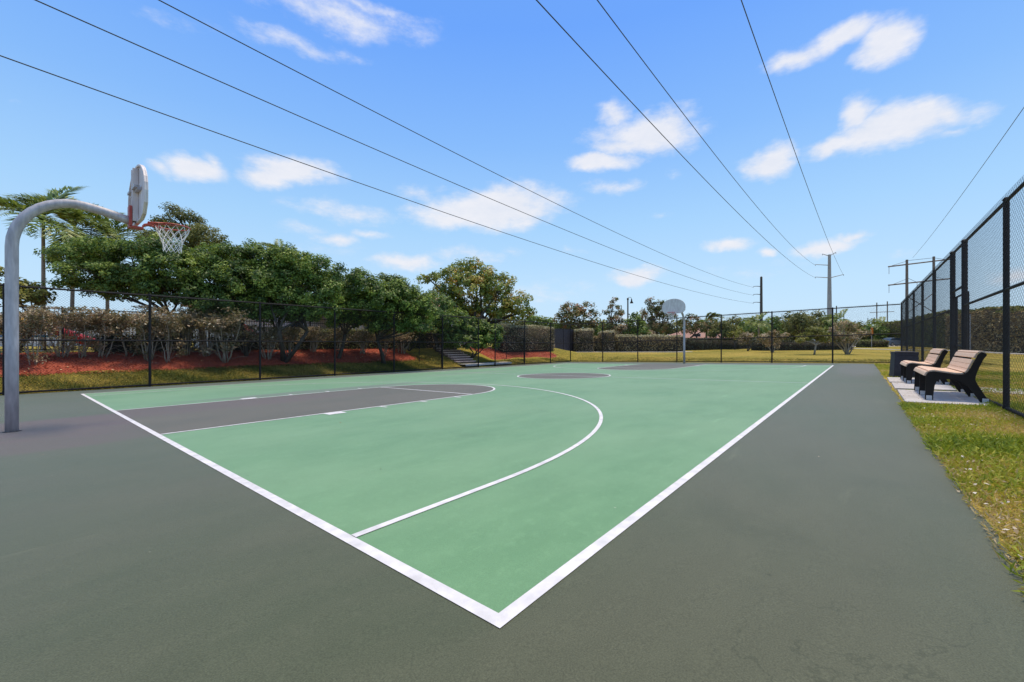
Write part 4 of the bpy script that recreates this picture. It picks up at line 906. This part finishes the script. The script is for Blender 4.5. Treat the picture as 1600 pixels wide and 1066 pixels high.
house('pale house barely visible through the shrubs at the far left', 40, 40, 14, 8, 2.6, .5, R(10))

# picket fence behind the left shrubs
def picket(px0, px1, Y, label):
    x0, y0, _ = on_y(px0, Y); x1, y1, _ = on_y(px1, Y); n = max(1, round((x1 - x0) / 2.4)); st = (x1 - x0) / n; H = 1.75
    root = empty('picket_fence', (x0, Y, T(x0, Y)), 0, label, 'fence')
    for i in range(n + 1):
        mb = MB(); xx = i * st; z = T(x0 + xx, Y) - T(x0, Y); mb.box(xx - .035, xx + .035, -.035, .035, z - .1, z + H + .06); mb.build('post', M['black'], root)
        if i < n:
            mb = MB(); zz = z
            for h in (.15, H - .25, H): mb.box(xx + .036, xx + st - .036, -.012, .012, zz + h - .018, zz + h + .018)
            k = xx + .12
            while k < xx + st - .08: mb.box(k - .008, k + .008, -.011, .011, zz + .168, zz + H - .268); mb.box(k - .008, k + .008, -.011, .011, zz + H - .232, zz + H - .018); k += .115
            mb.build('picket_panel', M['black'], root)
picket(-60, 600, YB + 6.2, 'black picket fence behind the shrubs on the left bank')
def playground():
    x, y, D = on_y(18, YB + 9.0); root = empty('playground_set', (x, y, T(x, y)), R(20), 'colourful playground set with yellow roof and red slide behind the left shrubs', 'playground')
    mb = MB()
    for a, b in ((0, 0), (1.5, 0), (1.5, 1.5), (0, 1.5)): mb.tube([(a, b, -.1), (a, b, 1.38)], .05, 10)
    mb.build('post', M['white_wall'], root)
    mb = MB(); mb.v = [(-.25, -.25, 1.35), (1.75, -.25, 1.35), (1.75, 1.75, 1.35), (-.25, 1.75, 1.35), (.75, .75, 1.62)]; mb.f = [(0, 1, 4), (1, 2, 4), (2, 3, 4), (3, 0, 4), (3, 2, 1, 0)]; mb.m = [0] * 5; mb.build('roof', M['yellow'], root)
    mb = MB(); mb.box(0, 1.5, 0, 1.5, .65, .73); mb.build('deck', M['bluep'], root)
    mb = MB(); pts = [(1.55, .75, .95), (2.1, .75, .75), (2.8, .75, .45), (3.3, .75, .25)]; mb.tube(pts, .24, 12); mb.build('slide', M['redp'], root, smooth=True)
    mb = MB(); mb.box(-.03, .03, .1, 1.4, .75, 1.2); mb.build('side_panel', M['yellow'], root)
playground()
x, y, D = on_y(376, YB + 9.5); r_ = empty('playground_slide', (x, y, T(x, y)), R(-30), 'red tube slide glimpsed through the shrubs left of the multi-stemmed tree', 'slide')
mb = MB(); mb.tube([(-.9, 0, 1.75), (-.3, 0, 1.5), (.4, 0, .9), (1.1, 0, .35)], .3, 12); mb.build('tube', M['redp'], r_, smooth=True)
mb = MB(); mb.tube([(-.9, 0, -.1), (-.9, 0, 1.5)], .05, 8); mb.build('leg', M['white_wall'], r_); mb = MB(); mb.tube([(.7, 0, -.1), (.7, 0, .4)], .05, 8); mb.build('leg', M['white_wall'], r_)
# dark windscreen panel left of the hedge blocks
p, q = at_d(863, 44.5 * .96), at_d(896, 46); d_ = Vector((q[0] - p[0], q[1] - p[1])); zb = T(*p)
r_ = empty('screened_fence', (p[0], p[1], zb), math.atan2(d_.y, d_.x), 'dark screened fence panel with a small bench-height panel, left of the clipped hedges', 'fence')
mb = MB(); Ls = d_.length; hs = (533 - 514.5) * 44 / F + CAM.z - zb
for i in range(2): mb.box(.05 + Ls * i / 2, Ls * (i + 1) / 2 - .05, -.01, .01, .05, hs)
mb.build('screen', M['screen'], r_)
for i in range(3): mb = MB(); mb.tube([(Ls * i / 2, 0, -.1), (Ls * i / 2, 0, hs + .08)], .04, 8); mb.build('post', M['black'], r_)
mb = MB(); mb.tube([(0, 0, hs + .03), (Ls, 0, hs + .03)], .025, 8); mb.build('top_rail', M['black'], r_)

# ------------------------------------------------------------------ power poles and lines
def pole_base(px, D): x, y = at_d(px, D); return x, y, T(x, y)
poleD = 92
x, y, z = pole_base(1189.5, poleD); hp = lambda py, D, z: (533 - py) * D / F + CAM.z - z
W1 = empty('utility_pole', (x, y, z), YAW - H2, 'dark single utility pole with three short arms on its left side', 'utility pole')
mb = MB(); mb.tube([(0, 0, -.3), (0, 0, hp(434, poleD, z))], [.34, .23], 10); mb.lathe([(.24, 0), (.24, .1), (0, .35)], 10, (0, 0, hp(434, poleD, z))); mb.build('shaft', M['pole_wood'], W1, smooth=True)
k_ = poleD / F; tipsL = []
for py in (447.5, 460, 472.5):
    h = hp(py, poleD, z); mb = MB(); mb.tube([(-.2, 0, h - .05), (-1.0, 0, h + .02), (-12 * k_, 0, h - .02)], [.08, .06, .05], 6); a = mb.build('arm', M['pole_wood'], W1)
    mb = MB(); mb.tube([(-12 * k_, 0, h), (-12.8 * k_, 0, h - .30)], .06, 6); mb.build('insulator', M['galv'], a); tipsL.append((1177, py + 2))
cD = 112; x, y, z = pole_base(1296, cD); k_ = cD / F
W2 = empty('utility_pole', (x, y, z), YAW - H2, 'tall grey concrete utility pole with arms on both sides', 'utility pole')
mb = MB(); mb.tube([(0, 0, -.3), (0, 0, hp(398, cD, z))], [.66, .33], 10); mb.build('shaft', M['pole_conc'], W2, smooth=True)
def parm(root, m, x0, py0, x1, py1, D, z, ins=True, r=.09):
    k = D / F; mb = MB(); mb.tube([(x0 * k, 0, hp(py0, D, z)), (x1 * k, 0, hp(py1, D, z))], [r * 1.2, r * .8], 6); a = mb.build('arm', M[m], root)
    if ins: mb = MB(); mb.tube([(x1 * k, 0, hp(py1, D, z)), (x1 * k, 0, hp(py1, D, z) - .35)], .08, 6); mb.build('insulator', M['galv'], a)
for x0, a, x1, b in ((-2, 414.5, -22, 413.5), (-2, 434, -22, 433), (2, 434, 22, 429), (-1, 400, -11, 397), (1, 399.5, 10, 394.5)): parm(W2, 'pole_conc', x0, a, x1, b, cD, z)
fD = 92; x, y, z = pole_base(1417, fD); k_ = fD / F
W3 = empty('twin_pole_pylon', (x, y, z), YAW - H2 , 'two-pole wooden utility frame with double crossarms behind the right fence', 'utility frame')
mb = MB(); mb.tube([(0, 0, -.3), (0, 0, hp(406, fD, z))], [.33, .22], 8); mb.build('pole', M['frame_wood'], W3, smooth=True)
mb = MB(); mb.tube([(42 * k_, 0, -.3), (42 * k_, 0, hp(401, fD, z))], [.33, .22], 8); mb.build('pole', M['frame_wood'], W3, smooth=True)
def H(m, name, pts, r): mb = MB(); mb.tube([(px * k_, yy, hp(py, fD, z)) for px, py, yy in pts], r, 6); return mb.build(name, M[m], W3)
H('frame_wood', 'crossarm', [(-27, 416.5, .3), (72, 404.5, .3)], .14); H('frame_wood', 'crossarm', [(-27, 445.5, .3), (72, 435, .3)], .14)
for p in ([(-25, 416, .3), (0, 408, 0)], [(0, 407.5, 0), (42, 403, 0)], [(42, 403, 0), (68, 406, .3)], [(-22, 445, .3), (0, 436, 0)], [(2, 435, 0), (18, 441, .3)], [(42, 432, 0), (66, 437, .3)]): H('wire', 'brace', p, .04)
for p in ([(0, 463, 0), (42, 488, 0)], [(0, 490, 0), (42, 458, 0)]): H('frame_wood', 'cross_brace', p, .09)
for xx, py in ((-26, 416), (-26, 445.5), (18, 441)): H('galv', 'insulator', [(xx, py, .3), (xx, py + 12, .3)], .05)
f2 = 190; k_ = f2 / F; x, y, z = pole_base(1370, f2)
W4 = empty('twin_pole_pylon', (x, y, z), YAW - H2, 'far two-pole utility frame with a single crossarm left of the fence corner', 'utility frame')
for px, top in ((0, 473), (16.5, 471)): mb = MB(); mb.tube([(px * k_, 0, -.3), (px * k_, 0, hp(top, f2, z))], .22, 6); mb.build('pole', M['frame_wood'], W4)
mb = MB(); mb.tube([(-10 * k_, .3, hp(488.3, f2, z)), (28 * k_, .3, hp(487, f2, z))], .13, 6); mb.build('crossarm', M['frame_wood'], W4)
for px, top, lab, D in ((1307, 478, 'short dark distant pole just right of the concrete pole', 170), (1318.5, 485, 'thin distant pole further right of the concrete pole', 230), (1356, 497, 'tiny distant pole left of the far utility frame', 260), (1366, 496, 'tiny distant pole beside the far utility frame', 260)):
    x, y, z = pole_base(px, D); mb = MB(); mb.tube([(0, 0, -.3), (0, 0, hp(top, D, z))], [.3, .2], 6); mb.tube([(-.6, 0, hp(top, D, z) - 1), (.6, 0, hp(top, D, z) - 1)], .07, 4)
    o = mb.build('distant_pole', M['pole_wood']); o.location = (x, y, z); tag(o, lab, 'utility pole', 'distant poles on the skyline')
def wire(A, DA, mid_, B, hB, label, r=.02, ext=1.35):
    """cable hung in a vertical plane from its pole towards the next one behind the viewer"""
    a = at(A[0], A[1], DA); DB = F * (hB - CAM.z) / (533 - B[1]); b = at(B[0], B[1], DB); d = Vector((b.x - a.x, b.y - a.y, 0)); Ls = d.length; d.normalize(); nrm = Vector((-d.y, d.x, 0))
    ray = at(mid_[0], mid_[1], 1) - CAM; t = (a - CAM).dot(nrm) / ray.dot(nrm); m_ = CAM + ray * t; s1 = (m_ - a).dot(d)
    # parabola through three points
    z0, z1, z2 = a.z, m_.z, b.z; A2 = ((z1 - z0) / s1 - (z2 - z0) / Ls) / (s1 - Ls); A1 = (z1 - z0) / s1 - A2 * s1
    A2 = min(max(A2, 0), .01); A1 = (z2 - z0) / Ls - A2 * Ls
    n = 90; pts = []
    for i in range(n + 1):
        s = Ls * ext * i / n; pts.append(a + d * s + Vector((0, 0, A1 * s + A2 * s * s)))
    mb = MB(); mb.tube(pts, r, 5); o = mb.build('power_line', M['wire']); return tag(o, label, 'power line', 'overhead power lines')
wire((1177, 449), poleD, (800, 284), (248, 0), 12.0, 'uppermost of the three cables rising left from the dark single pole')
wire((1177, 461.5), poleD, (722.5, 292), (55, 0), 11.0, 'middle of the three cables rising left from the dark single pole')
wire((1177, 474), poleD, (610, 303), (0, 87), 10.0, 'lowest of the three cables rising left from the dark single pole')
wire((1274, 434), cD, (1140, 320), (838, 0), 15.5, 'cable running from the lower left arm of the concrete pole', .026)
wire((1274, 414.5), cD, (1180, 320), (933, 0), 18, 'cable running from the upper left arm of the concrete pole', .026)
wire((1318, 430), cD, (1272, 320), (1158, 0), 16.5, 'cable running from the right arm of the concrete pole', .024)
wire((1426, 403), fD, (1542, 250), (1600, 168), 17, 'single cable descending from the upper right to the two-pole frame', .022, 1.6)

# ------------------------------------------------------------------ lamp, sign, car
D = 62; x, y, z = pole_base(981, D); k_ = D / F
o = empty('street_lamp', (x, y, z), YAW - H2, 'street lamp with a hooked arm and bell shade above the far trees', 'street lamp')
h = hp(469, D, z); mb = MB(); mb.tube([(0, 0, -.2), (0, 0, h)], [.13, .10], 8); mb.lathe([(.1, 0), (.15, .05), (.15, .25), (0, .35)], 8, (0, 0, h)); mb.build('post', M['pole_wood'], o)
mb = MB(); mb.tube([(0, 0, h - .1)] + [(.28 + .28 * -math.cos(a), 0, h + .15 + .28 * math.sin(a)) for a in np.linspace(0, math.pi, 8)], .03, 6); mb.build('arm', M['pole_wood'], o)
mb = MB(); mb.lathe([(.04, .15), (.08, .12), (.10, -.15), (.24, -.42), (.26, -.5), (0, -.5)], 12, (.56, 0, h + .02)); mb.build('lamp_shade', M['black'], o)
D = 58; x, y, z = pole_base(1362, D)
o = empty('road_sign', (x, y, z), YAW - H2 + R(15), 'orange sign on a thin post beside the road', 'sign')
mb = MB(); mb.tube([(0, 0, -.1), (0, 0, hp(510, D, z))], .03, 8); mb.build('post', M['galv'], o)
mb = MB(); zt, zb = hp(512, D, z), hp(523.5, D, z); mb.box(-.22, .22, -.05, -.032, zb, zt); mb.build('panel', M['orange'], o, bevel=.004)
def car():
    D = 74; x, y = at_d(1397, D); z = T(x, y) + .04
    root = empty('parked_car', (x, y, z), YAW - H2 + R(8), 'blue-grey sedan on the road by the far right corner of the fence', 'car')
    Hc, L2, w = 1.45, 2.35, .88
    low = [(-L2, .32), (-L2 - .02, .6), (-L2 + .05, .92), (-1.55, .98), (1.2, .93), (2.1, .82), (L2, .6), (L2, .3), (L2 - .1, .22), (-L2 + .1, .24)]
    mb = MB(); mb.prism([(a, -w, b) for a, b in low], (0, 2 * w, 0)); mb.build('body', M['car'], root, bevel=.06, smooth=True)
    cab = [(-1.9, .95), (-1.25, 1.38), (-.6, Hc), (.3, Hc - .03), (1.3, .93)]
    mb = MB(); n = len(cab); i0 = 0
    for s in (-1, 1):
        for a, b in cab: mb.v.append((a, s * (w - .04 - (b - .93) * .32), b))
    for q in range(n - 1): mb.f.append((q, q + 1, n + q + 1, n + q)); mb.m.append(0)
    mb.f += [tuple(range(n))[::-1], tuple(range(n, 2 * n))]; mb.m += [0, 0]; mb.build('windows', M['car_glass'], root)
    mb = MB(); mb.prism([(-1.28, -w + .19, 1.375), (-.6, -w + .16, Hc + .012), (.32, -w + .16, Hc - .015), (.5, -w + .2, Hc - .13), (.3, -w + .2, Hc - .06), (-.6, -w + .2, Hc - .04), (-1.2, -w + .2, 1.33)], (0, 2 * w - .36, 0)); mb.build('roof', M['car'], root)
    for a in (-1.42, 1.45):
        for s in (-1, 1):
            mb = MB(); mb.tube([(a, s * (w - .2), .32), (a, s * (w + .01), .32)], .33, 20); wh = mb.build('wheel', M['tyre'], root, smooth=True)
            mb = MB(); mb.tube([(a, s * (w + .005), .32), (a, s * (w + .02), .32)], .21, 16); mb.build('rim', M['rim'], wh)
    for s in (-1, 1): mb = MB(); mb.box(-L2 - .03, -L2 + .28, s * .72 - .17, s * .72 + .17, .72, .88); mb.build('tail_light', M['tail'], root, bevel=.02)
car()

# ------------------------------------------------------------------ ground cover
def blades(name, regions, label, m='blade'):
    P, Nn, Dv, S, Tn = [], [], [], [], []
    for (x0, x1, y0, y1, dens, ln) in regions:
        n = int((x1 - x0) * (y1 - y0) * dens); X = rng.uniform(x0, x1, n); Y = rng.uniform(y0, y1, n)
        pat = np.sin(X * 1.3 + 1.7 * np.sin(Y * 1.1)) * np.sin(Y * 2.3 + X * .6) + .5 * np.sin(X * 4.1 + Y * 3)
        hgt = ln * rng.uniform(.5, 1.4, n) * (1 + .3 * pat); Z = np.array([T(a, b) for a, b in zip(X, Y)]); lean = rng.normal(size=(n, 2)) * .75
        d = np.c_[lean, np.ones(n)]; d /= np.linalg.norm(d, axis=1, keepdims=True)
        P.append(np.c_[X, Y, Z] + d * (hgt * .45)[:, None]); Dv.append(d); nn = rng.normal(size=(n, 3)); nn[:, 2] = .8; Nn.append(nn); S.append(hgt)
        Tn.append(.5 - .28 * pat + rng.normal(size=n) * .2)
    me = leaf_mesh(name, np.vstack(P), np.vstack(Nn), np.concatenate(S), .16, np.concatenate(Tn), [M[m]], dirv=np.vstack(Dv) * 6)
    tag(link(name, me), label, 'grass', None, 'stuff')
blades('grass', [(1.2, 6, -4.6, YA + .0, 4600, .055), (1.2, 8.4, YA - .1, YA + .045, 2600, .06), (6, 8.45, -4.6, YA + .0, 4200, .055), (8.4, 16, -2.65, -2.5, 1500, .07), (8.45, 22, -5.6, -2.7, 900, .06), (15.2, 27.4, -2.6, YA - .0, 700, .06), (12.98, 13.32, -2.6, YA - .1, 1500, .03), (10.86, 11.18, -2.6, YA - .1, 1500, .03)], 'short patchy green and straw-coloured grass along the right edge of the court')
blades('grass', [(-6, 8, YB + .0, YB + 1.7, 2200, .075), (8, 14, YB + .0, YB + 1.7, 1500, .08), (14, 28, YB + .0, YB + 1.1, 900, .08), (13.8, 16.2, YB + .8, YB + 3, 900, .08), (XB + .05, 33, -6, 17, 120, .09)], 'green and brown grass strip at the foot of the mulch bank and behind the far fence', 'blade_dull')
def chips():
    n = 26000; X = np.r_[rng.uniform(-12, 14.2, n), rng.uniform(19.8, 28.1, n // 4)]; dd = np.r_[1.5 + rng.uniform(0, 1, n) ** 1.3 * 3.4, 1.35 + rng.uniform(0, 1, n // 4) * 2.0]
    Y = YB + dd; Z = np.array([T(a, b) for a, b in zip(X, Y)]) + .036 + rng.uniform(0, .02, len(X)); m = len(X)
    tn = rng.uniform(0, .92, m); tn[rng.uniform(size=m) < .02] = 1
    nn = rng.normal(size=(m, 3)) * .5; nn[:, 2] = 1
    me = leaf_mesh('mulch_chips', np.c_[X, Y, Z], nn, rng.uniform(.03, .09, m) * np.where(tn > .95, 1.2, 1), .35, tn, [M['chip']])
    tag(link('mulch_chips', me), 'loose red wood mulch with scattered pale fallen leaves on the left bank', 'mulch', None, 'stuff')
chips()

def litter():
    n = 900; X = rng.uniform(1.5, 14, n); Y = np.where(rng.uniform(size=n) < .6, YA - np.abs(rng.normal(size=n)) * .22 + .05, rng.uniform(-2.6, YA, n))
    X = np.r_[X, rng.uniform(-8, 26, 160)]; Y = np.r_[Y, rng.uniform(-1.4, 17, 160)]; m = len(X)
    ing = Y < YA; Z = np.array([T(a, b) for a, b in zip(X, Y)]) + np.where(ing, rng.uniform(.01, .045, m), .012)
    nn = rng.normal(size=(m, 3)) * .35; nn[:, 2] = 1
    me = leaf_mesh('fallen_leaves', np.c_[X, Y, Z], nn, rng.uniform(.012, .04, m) * np.where(ing, 1, .7), .55, rng.uniform(.5, 1, m), [M['litter']])
    tag(link('fallen_leaves', me), 'scattered dry leaf bits along the grass edge and on the court', 'leaf litter', None, 'stuff')
litter()
